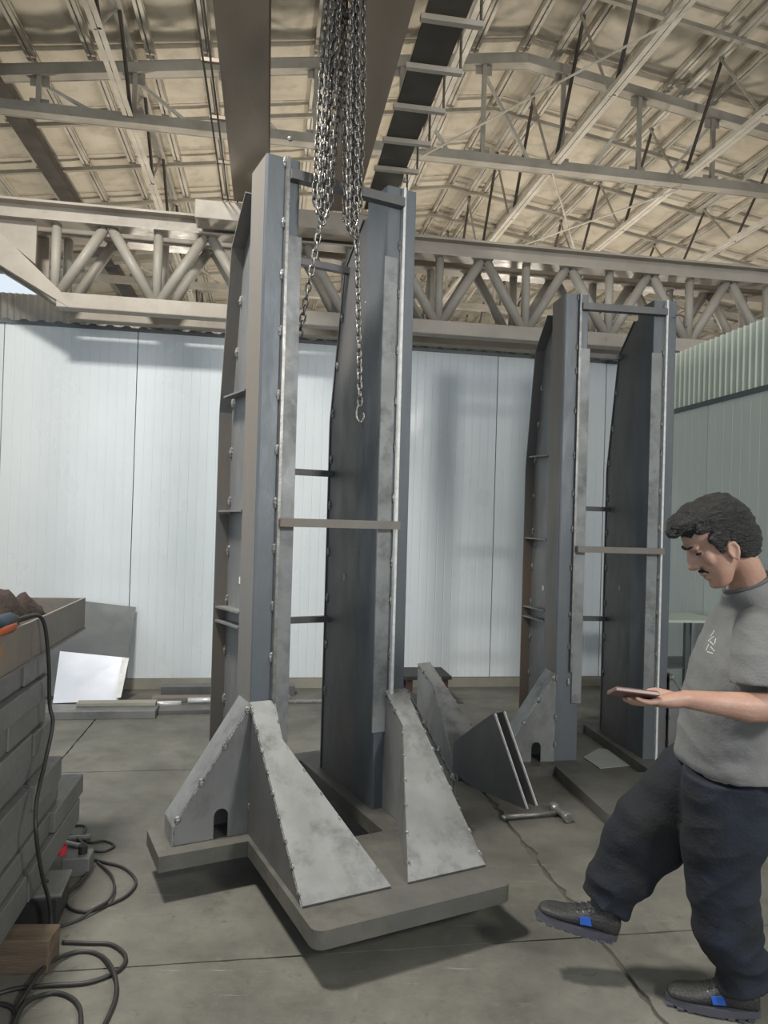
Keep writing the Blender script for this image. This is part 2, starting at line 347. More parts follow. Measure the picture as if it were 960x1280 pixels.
# cross ties under the purlins, along both slopes
def tie(a, b): return MB().bar((a, 0, rz_(a)-.06), (b, 0, rz_(b)-.06), .055, .05)
tl = tie(LEAVE, APC).build('cross_tie', M['roof_frame'], ce); tr = tie(APC, REAVE).build('cross_tie', M['roof_frame'], ce)
tl.location = tr.location = (0, 4.9, 0)
for k in range(1, 16):
    share('cross_tie', tl, ce, (0, 4.9+1.2*k*1.0, 0)); share('cross_tie', tr, ce, (0, 4.9+1.2*k, 0))
MB().box(LEAVE-.12, LEAVE+.06, D0, D1, rz_(LEAVE)-.10, rz_(LEAVE)+.16).build('eaves_beam', M['roof_frame'], ce)
MB().box(-3.16, -3.02, D0, D1, rz_(-3.1)-.26, rz_(-3.1)-.06).box(-3.2, -2.98, D0, D1, rz_(-3.1)-.27, rz_(-3.1)-.25).build('valley_beam', M['roof_dark'], ce)

# main trusses across the hall
BCZ = 6.0
def main_truss(d, label):
    t = thing('roof_truss', label, 'roof truss', E(0, d, 0), TH, 'roof trusses across the hall')
    def ch(name, a, b, w, h, mt):
        mm = MB(); mm.bar((a[0], -.07, a[1]), (b[0], -.07, b[1]), .014, h); mm.bar((a[0], .07, a[1]), (b[0], .07, b[1]), .014, h)
        mm.bar((a[0], 0, a[1]-h/2+.01), (b[0], 0, b[1]-h/2+.01), .16, .012); 
        return mm.build(name, mt, t)
    zt = lambda c: rz_(c)-.20
    ch('top_chord', (LEAVE, zt(LEAVE)), (APC, zt(APC)), 0, .11, M['roof_frame']); ch('top_chord', (APC, zt(APC)), (REAVE, zt(REAVE)), 0, .11, M['roof_frame'])
    ch('bottom_chord', (LEAVE, BCZ), (REAVE, BCZ), 0, .11, M['roof_frame'])
    st = 1.0; n = 16
    post = None
    for k in range(n+1):
        c = LEAVE+st*k; mm = MB(); mm.bar((c, -.03, BCZ), (c, -.03, zt(c)), .05, .045, (0, 1, 0)); 
        mm.build('truss_post', M['roof_frame'], t)
        for z in (BCZ+.05, zt(c)-.07): MB().box(c-.10, c+.10, -.008, .008, z-.08, z+.08).build('gusset_plate', M['roof_frame'], t)
        if k < n:
            a, b = ((c, zt(c)-.1), (c+st*.62, BCZ+.03)) if c < APC-.5 else ((c+st, zt(c+st)-.1), (c+st*.38, BCZ+.03))
            MB().bar((a[0], .02, a[1]), (b[0], .02, b[1]), .035, .035, (0, 1, 0)).build('diagonal', M['roof_light'], t)
    return t
main_truss(2.2, 'beige roof truss over the crane, ahead of the camera')
main_truss(8.4, 'beige roof truss nearest behind the crane girders')
main_truss(14.2, 'beige roof truss second behind the crane girders')
main_truss(20.4, 'beige roof truss far down the hall')
# longitudinal lattice frames under the purlins, with dark V rods
def long_truss(c, label, zb=BCZ):
    t = thing('longitudinal_truss', label, 'roof truss', E(c, 0, 0), TH, 'longitudinal roof lattices')
    zt = rz_(c)-.05; a, b = 2.2, 26.6
    MB().angle((-.03, a, zb), (-.03, b, zb), .05).angle((.03, a, zb), (.03, b, zb), .05).build('bottom_chord', M['roof_light'], t)
    MB().angle((-.03, a, zt), (-.03, b, zt), .045).angle((.03, a, zt), (.03, b, zt), .045).build('top_chord', M['roof_light'], t)
    st = 1.55; n = int((b-a)/st)
    for k in range(n):
        y = a+st*k
        MB().tube((-.02, y, zb), (-.02, y+st/2, zt), .017, 6).build('brace', M['roof_frame'], t)
        MB().tube((.02, y+st/2, zt), (.02, y+st, zb), .021, 6).build('brace', M['roof_dark'], t)
    return t
for c, lb in ((-1.65, 'light lattice along the left roof slope, crossing the truss left of the crane girders'),
              (1.65, 'light lattice along the roof just right of the crane walkway'), (3.3, 'light lattice along the roof under the ridge right of the walkway'),
              (5.0, 'light lattice along the right roof slope, second from the right edge'), (6.8, 'light lattice along the right roof slope at the right edge')):
    long_truss(c, lb)
# diagonal wind bracing rods in the right slope
for (ca, da, cb, db, lb) in ((3.3, 8.4, 5.0, 11.4, 'thin bracing rod crossing the right roof slope upwards'), (5.0, 8.4, 3.3, 11.4, 'thin bracing rod crossing the right roof slope downwards'),
                         (1.65, 8.4, 3.3, 5.6, 'thin bracing rod in front of the roof apex'), (5.0, 5.8, 6.8, 8.4, 'thin bracing rod at the upper right of the roof')):
    t = MB().tube(E(ca, da, BCZ-.05-.03*(ca>cb)), E(cb, db, BCZ-.05-.03*(ca>cb)), .012, 6).build('bracing_rod', M['roof_light']); tag(t, lb, 'rod', 'wind bracing rods')

# ------------------------------------------------------------------ runway lattice girder over the wall
ZB, ZT = 3.44, 4.19
def runway(d, label, full=True):
    t = thing('lattice_girder', label, 'lattice girder', E(0, d, 0), TH, 'lattice girders carrying the crane')
    x0, x1 = -2.75, 9.0
    mm = MB(); mm.box(x0, x1, -.09, .09, ZT-.09, ZT-.075); mm.box(x0, x1, -.008, .008, ZT-.075, ZT+.055); mm.box(x0, x1, -.09, .09, ZT+.055, ZT+.07)
    mm.build('top_chord', M['paint_beige'], t)
    mm = MB(); mm.box(-1.83, x1, -.065, .065, ZB-.065, ZB+.065)
    mm.build('bottom_chord', M['paint_beige'], t, bevel=.008)
    if full: MB().box(x0, x1, -.03, .03, ZT+.07, ZT+.10).build('crane_rail', M['paint_grey'], t)
    mm = MB(); mm.prism([(-1.72, -.07, ZB-.065), (-1.80, -.07, ZB+.075), (-2.36, -.07, ZT-.16), (-2.75, -.07, ZT-.10), (-2.75, -.07, ZT-.42), (-2.42, -.07, ZT-.42)], (0, .14, 0))
    mm.build('haunch', M['paint_beige'], t)
    MB().prism([(-2.75, -.012, ZT-.09), (-2.02, -.012, ZT-.09), (-2.02, -.012, ZB+.30), (-2.36, -.012, ZT-.18), (-2.75, -.012, ZT-.15)], (0, .024, 0)).build('end_plate', M['paint_beige'], t)
    per = .842; xn = -1.86; k = 0
    b0 = None
    while xn < x1-1:
        xb = xn+per*k; k += 1
        if xb > x1-.9: break
        MB().tube((xb, 0, ZB+.06), (xb, 0, ZT-.09), .040, 10).build('lattice_post', M['paint_grey'], t, True)
        MB().tube((xb+.03, 0, ZB+.06), (xb+per/2-.03, 0, ZT-.09), .046, 10).build('lattice_diagonal', M['paint_grey'], t, True)
        MB().tube((xb+per-.03, 0, ZB+.06), (xb+per/2+.03, 0, ZT-.09), .046, 10).build('lattice_diagonal', M['paint_grey'], t, True)
    return t
rg = runway(6.58, 'beige tubular lattice girder above the white wall, nearest plane')
for c in (2.62, 3.35, 4.35): MB().box(c, c+.12, -.10, -.06, ZB-.105, ZB-.07).bar((c+.12, -.08, ZB-.09), (c+.17, -.08, ZB-.06), .02, .02).build('clamp', M['paint_grey'], rg)
runway(6.58+.37, 'beige tubular lattice girder above the white wall, plane behind', False)
col = thing('crane_column', 'beige steel column under the left end of the lattice girder', 'column', E(-2.62, 6.79, 0), TH)
MB().box(-.12, .12, -.34, -.32, 0, ZT-.43).box(-.12, .12, .32, .34, 0, ZT-.43).box(-.01, .01, -.32, .32, 0, ZT-.43).build('column_shaft', M['paint_beige'], col)
MB().box(-.16, .16, -.36, .40, 0, .02).build('foot_plate', M['paint_beige'], col)
col = thing('crane_column', 'beige steel column under the far right end of the lattice girder', 'column', E(8.7, 6.79, 0), TH)
MB().box(-.12, .12, -.34, -.32, 0, ZB-.07).box(-.12, .12, .32, .34, 0, ZB-.07).box(-.01, .01, -.32, .32, 0, ZB-.07).build('column_shaft', M['paint_beige'], col)

# overhead crane bridge
GZ = 4.285
def girder(c0, c1, label):
    t = thing('crane_girder', label, 'crane girder', E((c0+c1)/2, 0, GZ), TH, 'crane bridge girders'); w = (c1-c0)/2
    MB().box(-w, w, -2.6, 6.20, 0, .014).build('bottom_flange', M['girder'], t)
    MB().box(-w+.02, -w+.032, -2.6, 6.28, .014, .46).box(w-.032, w-.02, -2.6, 6.28, .014, .46).build('web', M['girder'], t)
    MB().box(-w, w, -2.6, 6.28, .46, .475).build('top_flange', M['girder'], t)
    return t
girder(-.36, -.075, 'brown box girder of the overhead crane, left of the chain')
girder(.36, .66, 'brown box girder of the overhead crane, behind and right of the chain')
ec = thing('end_carriage', 'beige end carriage carrying the crane bridge on the lattice girder', 'end carriage', E(.12, 6.34, 4.128), TH)
MB().box(-.80, .95, -.12, .12, .0, .155).build('carriage_beam', M['paint_beige'], ec, bevel=.006)
MB().tube((-.6, .125, .08), (-.6, .20, .08), .05, 16).build('wheel', M['black'], ec); MB().tube((.7, .125, .08), (.7, .20, .08), .05, 16).build('wheel', M['black'], ec)
wk = thing('crane_walkway', 'dark slatted walkway with angle rungs beside the right crane girder', 'walkway', E(.845, 0, GZ+.02), TH)
MB().box(-.105, .115, -2.6, 6.2, .02, .035).build('walkway_plate', M['tray_dark'], wk)
r0_ = MB().box(-.13, .21, -.018, .018, -.012, .018).build('rung', M['paint_beige'], wk); r0_.location = (0, 2.9, 0)
for k in range(1, 9): share('rung', r0_, wk, (0, 2.9+.42*k, 0))
d0_ = MB().tube((.20, 0, 0), (.20, 0, .24), .008, 6).build('upright', M['roof_dark'], wk); d0_.location = (0, 2.9, 0)
for k in range(1, 9): share('upright', d0_, wk, (0, 2.9+.42*k, 0))
fr = thing('conductor_rails', 'pair of thin dark conductor bars with rungs left of the crane girder', 'conductor rail', E(-.43, 0, GZ), TH)
MB().tube((-.022, -2.6, 0), (-.022, 6.2, 0), .007, 6).build('conductor_bar', M['roof_dark'], fr); MB().tube((.022, -2.6, 0), (.022, 6.2, 0), .007, 6).build('conductor_bar', M['roof_dark'], fr)
h0_ = MB().box(-.035, .068, -.012, .012, .008, .03).build('hanger', M['girder'], fr); h0_.location = (0, 3.1, 0)
for k in range(1, 6): share('hanger', h0_, fr, (0, 3.1+.62*k, 0))
ho = thing('crane_trolley', 'crab of the overhead crane straddling both girders above the chain', 'crane trolley', E(.14, 3.30, GZ+.475), TH)
MB().box(-.5, .55, -.3, .3, .05, .09).build('trolley_frame', M['girder'], ho); MB().tube((-.3, 0, .22), (.3, 0, .22), .12, 20).build('drum', M['girder'], ho)
hk = thing('crane_hook', 'dark hook block that carries the bunched chain', 'crane hook', (-.235, 3.35, 4.12))
MB().box(-.06, .06, -.05, .05, 0, .16).build('hook_block', M['black'], hk, bevel=.01)
MB().tube((-.015, 0, .16), (-.015, 0, .80), .006, 6).tube((.015, 0, .16), (.015, 0, .80), .006, 6).build('rope', M['black'], hk)
curve_mesh([(0, 0, .0), (0, 0, -.04), (.03, 0, -.07), (.035, 0, -.11), (0, 0, -.14), (-.04, 0, -.11)], .013, 8).build('hook', M['black'], hk, True)

# ------------------------------------------------------------------ chains
lk = curve_mesh([(0.0105, 0, .014), (0, 0, .0235), (-.0105, 0, .014), (-.0105, 0, -.014), (0, 0, -.0235), (.0105, 0, -.014)], .0052, 6, True, 3)
link_me = lk.build('tmp', M['chain'], None, True); LINK = link_me.data; bpy.data.objects.remove(link_me)
def chain(pts, label, pitch=.037):
    P = [Vector(p) for p in pts]; o = thing('lifting_chain', label, 'chain', P[0], 0, 'hoist chain strands')
    acc = 0; k = 0; seg = 0; cur = P[0].copy(); out = []
    total = [(P[i+1]-P[i]).length for i in range(len(P)-1)]; s = 0
    while True:
        r = s; i = 0
        while i < len(total) and r > total[i]: r -= total[i]; i += 1
        if i >= len(total): break
        d = (P[i+1]-P[i]).normalized(); out.append((P[i]+d*r, d)); s += pitch
    for k, (p, d) in enumerate(out):
        q = d.to_track_quat('Z', 'Y').to_euler()
        rot = (d.to_track_quat('Z', 'Y').to_matrix() @ Matrix.Rotation(pi/2*(k % 2)+.5+random.uniform(-.25, .25), 3, 'Z')).to_euler()
        c = bpy.data.objects.new('chain_link', LINK); COL.objects.link(c); c.parent = o; c.location = p-P[0]; c.rotation_euler = rot
    return o
YC = 3.35
def loop(pxa, pxb, pxe, yb, label, y0=-14, dY=0):
    a = at(pxa, y0, YC+dY); b = at(pxb, y0, YC+.012+dY); e1 = at(pxe-5, yb-14, YC+dY); e2 = at(pxe+5, yb-14, YC+.012+dY); e = at(pxe, yb, YC+.006+dY)
    m1 = at((pxa*.55+(pxe-5)*.45)-1.5, 120, YC+dY); m2 = at((pxb*.55+(pxe+5)*.45)+1.5, 120, YC+.012+dY)
    chain([a, m1, e1, e, e2, m2, b], label)
loop(409, 417, 398, 262, 'looped chain strand at the left of the bunch'); loop(416, 425, 403, 276, 'looped chain strand second from the left in the bunch', dY=-.03); loop(424, 431, 408, 268, 'looped chain strand third from the left in the bunch', dY=.03)
loop(433, 441, 436, 286, 'looped chain strand in the middle of the bunch', dY=.03); loop(440, 447, 440, 292, 'looped chain strand second from the right in the bunch', dY=-.03); loop(446, 455, 445, 272, 'looped chain strand at the right of the bunch')
chain([at(416, -14, YC+.04), at(403, 200, YC+.04), at(403, 268, YC+.03), at(388, 345, 3.42), at(375, 418, 3.52)], 'single chain running down to the left column of the hoisted frame')
chain([at(444, -14, YC+.05), at(441, 200, YC+.02), at(446, 300, YC), at(450, 505, YC)], 'single chain hanging free before the right column')
hkk = MB(); hkk.add(curve_mesh([at(449, 506, YC), at(446, 512, YC), at(446, 522, YC), at(451, 528, YC), at(455, 521, YC), at(454, 516, YC)], .0055, 8).v, curve_mesh([at(449, 506, YC), at(446, 512, YC), at(446, 522, YC), at(451, 528, YC), at(455, 521, YC), at(454, 516, YC)], .0055, 8).f)
tag(hkk.build('chain_hook', M['chain'], None, True), 'small grey hook at the end of the free hanging chain', 'hook')

# ------------------------------------------------------------------ the welded steel frames (stands)
A1, A2, TT, LH, DB = .2367, .4029, .2309, 3.151, .69
def q(u, v, z): return (u, -v, z)                     # v points to the camera side
def bead(m, p, d, ln=.025, r=.006): m.ball(p, 1, 6, 4, (r if abs(d[0]) < .5 else ln/2, r if abs(d[1]) < .5 else ln/2, r if abs(d[2]) < .5 else ln/2))
def gusset_front(s, parent):
    # sloped cover, two cheeks; s=-1 left column, s=1 right column
    zt, vb = .585, .73; t = .012
    oa, ob = .408, .408; ia, ik, ib = .290, .305, .038
    F = lambda u, v: (s*u, -v, zt*(1-v/vb))
    g = MB(); nrm = Vector((0, -zt, vb)).normalized()*-t if False else Vector((0, -zt, vb)).normalized()
    cov = [F(oa, .0), F(ia, .0), F(ik, .17), F(ib, vb), F(ob, vb)]
    g.prism([Vector(p) for p in cov], nrm*t)
    gu = g.build('gusset_cover', M['plate_steel'], parent)
    c2 = MB(); e = .004
    c2.prism([(s*(oa-.001), 0, 0.002), (s*(oa-.001), 0, zt-.006), (s*(ob-.001), -vb+.012, .002)], (-s*.012, 0, 0))
    # inner cheek follows the flared edge: vertical faces from kink to base
    k1 = Vector(F(ia+.004, 0)); k2 = Vector(F(ik+.004, .17)); k3 = Vector(F(ib+.012, vb-.012)); dn = Vector((0, 0, 1))
    b1 = Vector((s*(ia+.004), 0, .002)); b2 = Vector((s*(ik+.004-.03), -.17, .002)); b3 = Vector((s*(ib+.012), -vb+.012, .004))
    c2.prism([b1, Vector((s*(ia+.004), 0, zt-.008)), k2-dn*.008, Vector((s*(ik-.015), -.17, .002))], (s*.010, 0, 0))
    c2.prism([Vector((s*(ik-.015), -.17, .002)), k2-dn*.008, k3], (s*.010, 0, 0))
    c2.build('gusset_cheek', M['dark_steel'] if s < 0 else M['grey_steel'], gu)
    w = MB()
    for k in range(9):
        f = (k+.5)/9
        for A, B in ((F(oa, 0), F(ob, vb)), ):
            p = Vector(A).lerp(Vector(B), f)+nrm*.004; w.ball(p, .0075, 6, 4, (1, 2.6, 2.0))
        p = (k1.lerp(k2, f*2) if f < .35 else k2.lerp(k3, (f-.35)/.65))+nrm*.002; w.ball(p, .0075, 6, 4, (1, 2.6, 2.0))
    w.tube(Vector(F(oa, 0))+nrm*.002, Vector(F(ob, vb))+nrm*.002, .0035, 6); w.tube(k1+nrm*.002, k2+nrm*.002, .0035, 6); w.tube(k2+nrm*.002, k3+nrm*.002, .0035, 6)
    tag(w.build('weld_seam', M['weld'], gu), kind='stuff')
    return gu
def gusset_side(s, parent, ln=.335, mouse=True):
    zt = .585; u0 = A2+.002; u1 = A2+ln; vf = .03; vb = -.135; t = .010
    z1 = .085
    cov = MB()
    nrm = Vector((s*(zt-z1), 0, ln)).normalized()
    cov.prism([q(s*u0, vf, zt), q(s*u0, vb-.02, zt), q(s*u1, vb, z1), q(s*u1, vf, z1)], nrm*t)
    cov.prism([q(s*u1, vf, z1), q(s*u1, vb, z1), q(s*u1, vb, .002), q(s*u1, vf, .002)], (s*t, 0, 0))
    gu = cov.build('gusset_cover', M['plate_steel'], parent)
    f = MB(); h0, h1, hz = u0+.095, u0+.16, .10
    poly = [(u0, .002), (h0, .002)]
    for k in range(9): a = pi*k/8; poly.append(((h0+h1)/2-cos(a)*(h1-h0)/2, hz+sin(a)*(h1-h0)/2))
    poly += [(h1, .002), (u1, .002), (u1, z1), (u0, zt)]
    if not mouse: poly = [(u0, .002), (u1, .002), (u1, z1), (u0, zt)]
    f.prism([q(s*a, vf-.004, z) for a, z in poly], (0, .010, 0)); f.prism([q(s*a, vb+.012, z) for a, z in [(u0, .002), (u1, .002), (u1, z1), (u0, zt)]], (0, .010, 0))
    f.build('gusset_cheek', M['grey_steel'], gu)
    w = MB(); a = Vector(q(s*u0, vf, zt))+nrm*.004; b = Vector(q(s*u1, vf, z1))+nrm*.004; w.tube(a, b, .0032, 6); w.tube(b, q(s*u1, vf, .004), .0032, 6)
    for k in range(4): w.ball(a.lerp(b, .05+k*.3), .008, 6, 4, (2, 1, 2.4))
    for z in (.12, .3, .56): w.ball(q(s*u0, vf+.004, z), .008, 6, 4, (1, 1, 3))
    tag(w.build('weld_seam', M['weld'], gu), kind='stuff')
    return gu
def column(s, parent, cap=False):
    g = MB(); a, b = (-A2, -A1) if s < 0 else (A1, A2)
    # rolled channel post, hollow, rounded front corner
    g.prism([q(a+.010, 0, 0), q(b-.004, 0, 0), q(b, -.004, 0), q(b, -TT, 0), q(b-.011, -TT, 0), q(b-.011, -.012, 0), q(a+.012, -.012, 0), q(a+.012, -TT+.011, 0), q(b-.02, -TT+.011, 0), q(b-.02, -TT, 0), q(a, -TT, 0), q(a, -.010, 0), q(a+.003, -.003, 0)], (0, 0, LH))
    col = g.build('column', M['blue_steel'], parent)
    if s < 0: MB().box(a-.002, a+.001, .012, TT-.006, .02, LH-.004).build('scale_face', M['brown_steel'], col)
    wu = -.335 if s < 0 else A1+.012
    web = [(-TT+.001, 0), (-DB, 0), (-DB, 2.02), (-.535, 2.88), (-.30, 3.08), (-TT+.001, 3.08)]
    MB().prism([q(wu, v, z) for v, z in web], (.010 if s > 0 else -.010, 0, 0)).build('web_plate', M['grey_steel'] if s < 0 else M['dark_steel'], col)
    fa, fb = (-A2-.012, -.30) if s < 0 else (A1+.004, A2+.012)
    fl_ = MB(); pr_ = [(-DB, 0), (-DB, 2.02), (-.535, 2.88), (-.30, 3.08)]
    for (v0, z0), (v1, z1) in zip(pr_[:-1], pr_[1:]):
        n = Vector((0, z1-z0, -(v1-v0)*-1)); n = Vector((0, (z1-z0), (v1-v0))).normalized()*.010
        fl_.prism([q(fa, v0, z0), q(fb, v0, z0), q(fb, v1, z1), q(fa, v1, z1)], n)
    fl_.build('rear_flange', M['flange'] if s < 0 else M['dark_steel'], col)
    for z, tl in ((2.09, -.02), (1.472, 0), (.95, .02), (.875, .02)):
        u0, u1 = (-A2-.006, -.346) if s < 0 else (A1+.024, A2+.004)
        MB().prism([q(u0, -TT-.002, z+tl), q(u1, -TT-.002, z+tl), q(u1, -DB+.004+(.05 if z > 2.05 else 0), z), q(u0, -DB+.004+(.05 if z > 2.05 else 0), z)], (0, 0, .010)).build('stiffener', M['grey_steel'], col)
    ru = -.302 if s < 0 else .320
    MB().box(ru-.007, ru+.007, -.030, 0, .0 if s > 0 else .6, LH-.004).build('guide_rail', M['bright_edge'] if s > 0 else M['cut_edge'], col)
    su0, su1 = (-.290, -.222) if s < 0 else (A1-.014, .298)
    MB().box(su0, su1, -.012, 0, .385, 2.785).build('cover_strip', M['plate_steel'], col, bevel=.002)
    w = MB(); z = .5
    while z < 3.1:
        w.ball(q(ru-.010, .003, z+random.uniform(-.05, .05)), .011, 6, 4, (1, 1, 2.6)); w.ball(q(ru+.010, .003, z+.12+random.uniform(-.05, .05)), .011, 6, 4, (1.2, 1, 1.2))
        z += .26
    z = .45
    while z < 2.7:
        w.ball(q(wu if s > 0 else wu-.012, -DB+.02 if z < 2 else -DB+.02+(z-2.02)*.18, z), .012, 6, 4, (1.2, 1.2, 2.6)); z += .27
    z = .3
    while z < 2.9:
        w.ball(q(wu-(0.002 if s > 0 else .012), -TT-.003, z), .010, 6, 4, (1.2, 1.2, 3)); z += .33
    if s < 0:
        pass
    tag(w.build('weld_beads', M['weld'], col), kind='stuff')
    if s < 0: MB().box(-.348, -.346, .415, .445, 1.10, 1.135).build('sticker', M['white_tag'], col)
    else: MB().box(A1+.009, A1+.0118, .42, .45, 1.11, 1.145).build('sticker', M['pale_card'], col)
    return col
def bar_part(u0, u1, v, z, w, h, mt, parent, dz=0): return MB().bar(q(u0, v, z), q(u1, v, z+dz), w, h).build('cross_bar', mt, parent)
def stand(label, loc, yaw, tilt, hoisted):
    t = thing('welded_steel_frame', label, 'steel frame', loc, yaw, 'welded twin column frames', tilt)
    P_, T, vf = .427, .067, .906
    out = [(-P_, .105), (-.815, .105), (-.815, -.19), (-P_, -.19), (-P_, -.98), (P_, -.98), (P_, -.19), (.72 if hoisted else .80, -.19), (.72 if hoisted else .80, .055 if hoisted else .105), (P_, .055 if hoisted else .105)]
    def corner(cx, cy, a0): return [(cx+.045*cos(a0+pi/2*k/6), cy+.045*sin(a0+pi/2*k/6)) for k in range(7)]
    out += corner(P_-.045, vf-.045, 0)+corner(-P_+.045, vf-.045, pi/2)
    bm = bmesh.new(); hole = [(-.175, .25), (.175, .25), (.175, -.84), (-.175, -.84)]
    vo = [bm.verts.new(q(u, v, 0)) for u, v in out]; vh = [bm.verts.new(q(u, v, 0)) for u, v in hole]
    es = [bm.edges.new((vo[i], vo[(i+1) % len(vo)])) for i in range(len(vo))]+[bm.edges.new((vh[i], vh[(i+1) % 4])) for i in range(4)]
    bmesh.ops.triangle_fill(bm, edges=es, use_beauty=True)
    ex = bmesh.ops.extrude_face_region(bm, geom=bm.faces[:]); bmesh.ops.translate(bm, verts=[g for g in ex['geom'] if isinstance(g, bmesh.types.BMVert)], vec=(0, 0, -T))
    bmesh.ops.recalc_face_normals(bm, faces=bm.faces[:])
    me = bpy.data.meshes.new('base_plate'); bm.to_mesh(me); bm.free(); me.materials.append(M['base_steel'])
    bp = bpy.data.objects.new('base_plate', me); COL.objects.link(bp); bp.parent = t
    for s in (-1, 1): column(s, t)
    bar_part(-.294, .312, .024, 3.062, .05, .045, M['dark_steel'], t); bar_part(-.296, .320, .052, 1.425, .04, .04, M['brown_steel'], t)
    for z in (2.862, 1.715, .868): bar_part(-.325, A1+.014, -.66 if z < 2.5 else -.50, z, .04, .035, M['dark_steel'], t)
    gusset_side(-1, t); gusset_side(1, t, .335 if not hoisted else .30)
    if hoisted: gusset_front(-1, t); gusset_front(1, t)
    return t
stand('hoisted grey steel frame of two tall columns on a thick plate, hung from the chain', (-.22875, 3.54192, .19875), .47153, -.007, True)
s2 = stand('second grey steel frame of two tall columns, standing on the floor behind the man', (1.58325, 4.95129, .067), .1353, 0, False)

# loose gusset boxes on the floor
lg = thing('loose_gusset', 'loose tapered steel gusset standing behind the hoisted frame', 'gusset', (.05, 5.22, 0), radians(37), 'loose gussets on the floor')
gusset_front(1, lg)
P0 = Vector((.874, 4.216, 0)); P3 = Vector((.608, 4.533, 0)); g = (P3-P0).normalized(); nn = Vector((-g.y, g.x, 0)); nn = nn if nn.x > 0 else -nn
lg = thing('loose_gusset', 'loose gusset box on the floor with two bright plate edges, hammer before it', 'gusset', P0, 0, 'loose gussets on the floor')
prof = [(0, 0), (.268, .494), (.60, .235), (.60, .05), (.415, 0)]
for off in (0, .085):
    cheek = MB().prism([g*a+Vector((0, 0, b))+nn*off for a, b in prof], nn*.010).build('gusset_cheek', M['dark_steel'], lg)
    MB().bar(Vector((0, 0, .003))-g*.003+nn*(off+.005), g*.265+Vector((0, 0, .494))-g*.003+nn*(off+.005), .013, .008, nn).build('bright_edge', M['bright_edge'], cheek)
MB().prism([g*.268+Vector((0, 0, .494))+nn*.01, g*.60+Vector((0, 0, .235))+nn*.01, g*.60+Vector((0, 0, .235))+nn*.085, g*.268+Vector((0, 0, .494))+nn*.085], (0, 0, .010)).prism([g*.59+Vector((0, 0, .235))+nn*.01, g*.59+Vector((0, 0, .05))+nn*.01, g*.59+Vector((0, 0, .05))+nn*.085, g*.59+Vector((0, 0, .235))+nn*.085], g*.01).build('gusset_cover', M['grey_steel'], lg)
# hammer
hp0 = ground(630, 1022, .016); hp1 = ground(704, 1015, .022)
hm = thing('hammer', 'steel handled sledgehammer lying on the floor before the loose gusset', 'hammer', hp0)
MB().tube((0, 0, 0), hp1-hp0, .0145, 12).ball((0, 0, 0), .016).build('handle', M['cut_edge'], hm, True)
ha = ground(691, 1008, .03)-hp0; hb = ground(711, 1023, .03)-hp0; hd = (hb-ha).normalized()
MB().tube(ha, ha+hd*.035, .030, 14).tube(ha+hd*.035, ha+hd*.05, .030, 14, .02).tube(ha+hd*.05, hb-hd*.05, .02, 14).tube(hb-hd*.05, hb-hd*.035, .02, 14, .028).tube(hb-hd*.035, hb, .028, 14).build('hammer_head', M['cut_edge'], hm, False, .003)
# pale sheet inside the second frame's opening
pc = [ground(*p, .003) for p in ((729, 947), (748, 936), (775, 938), (792, 957), (750, 961))]
tag(MB().prism(pc, (0, 0, .004)).build('sheet_offcut', M['pale_card']), 'pale sheet offcut on the floor inside the second frame', 'sheet')
# G-clamp on the second frame's top bar
cl = thing('hand_clamp', 'small bent clamp on the top right corner of the second frame', 'clamp', at(848, 396, 4.98))
curve_mesh([(-.03, -.03, .0), (.01, -.035, .0), (.03, -.03, -.02), (.032, -.03, -.07), (.05, -.03, -.075)], .006, 8).build('clamp_body', M['dark_steel'], cl, True)

# ------------------------------------------------------------------ left: steel stack under a rusty tray
CF = -.90
st_root = lambda: None
zl = .15; lay = 0
hts = [.115, .095, .10, .105, .09, .10, .11, .095, .10]
ends = [3.72, 3.78, 3.46, 3.42, 3.36, 3.34, 3.30, 3.30, 3.32]
LBL = ['bottom', 'second from the bottom', 'third from the bottom', 'fourth from the bottom', 'middle', 'fourth from the top', 'third from the top', 'second from the top', 'topmost']
for k, (h, e) in enumerate(zip(hts, ends)):
    cut = [2.95, 3.3, 2.6, 3.05, 2.75, 3.1, 2.85, 2.55, 3.0][k]; off = [.05, .035, .0, .02, -.01, .01, -.012, .0, -.02][k]
    for part, (a, b) in enumerate(((1.35, cut-.006), (cut+.006, e))):
        ln = b-a; o2 = off+random.uniform(-.012, .012); hh = h-.006
        mm = MB(); mm.box(-.55, 0, -ln/2, ln/2, 0, hh)
        o = mm.build('steel_block', M['stack'], None, bevel=.004); o.location = E(CF+o2, (a+b)/2, zl); o.rotation_euler = (0, 0, TH+random.uniform(-.004, .004))
        tag(o, 'grey steel block, %s layer of the left stack, %s end' % (LBL[k], 'camera' if part == 0 else 'far'), 'steel block', 'steel blocks stacked at the left')
    zl += h
for d, lb in ((1.7, 'brown timber bearer out of frame under the near end of the steel stack'), (3.42, 'dark timber bearer under the far end of the steel stack')):
    o = MB().box(-.5, .35 if d < 2 else .02, -.05, .05, 0, .149).build('timber_bearer', M['wood'], None, bevel=.004); o.location = E(CF-.10, d, 0); o.rotation_euler = (0, 0, TH)
    tag(o, lb, 'timber', 'timbers under the steel stack')
o = MB().box(-.6, 0, -.055, .055, 0, .12).build('timber_bearer', M['wood'], None, bevel=.004); o.location = E(-.715, 2.80, 0); o.rotation_euler = (0, 0, TH-.1)
tag(o, 'brown timber beam end on the floor before the steel stack', 'timber', 'timbers under the steel stack')
ty = thing('steel_tray', 'rusty steel tray lying on top of the stack at the left edge', 'tray', E(CF-.3, 2.6, zl), TH)
zt_ = 1.215-zl
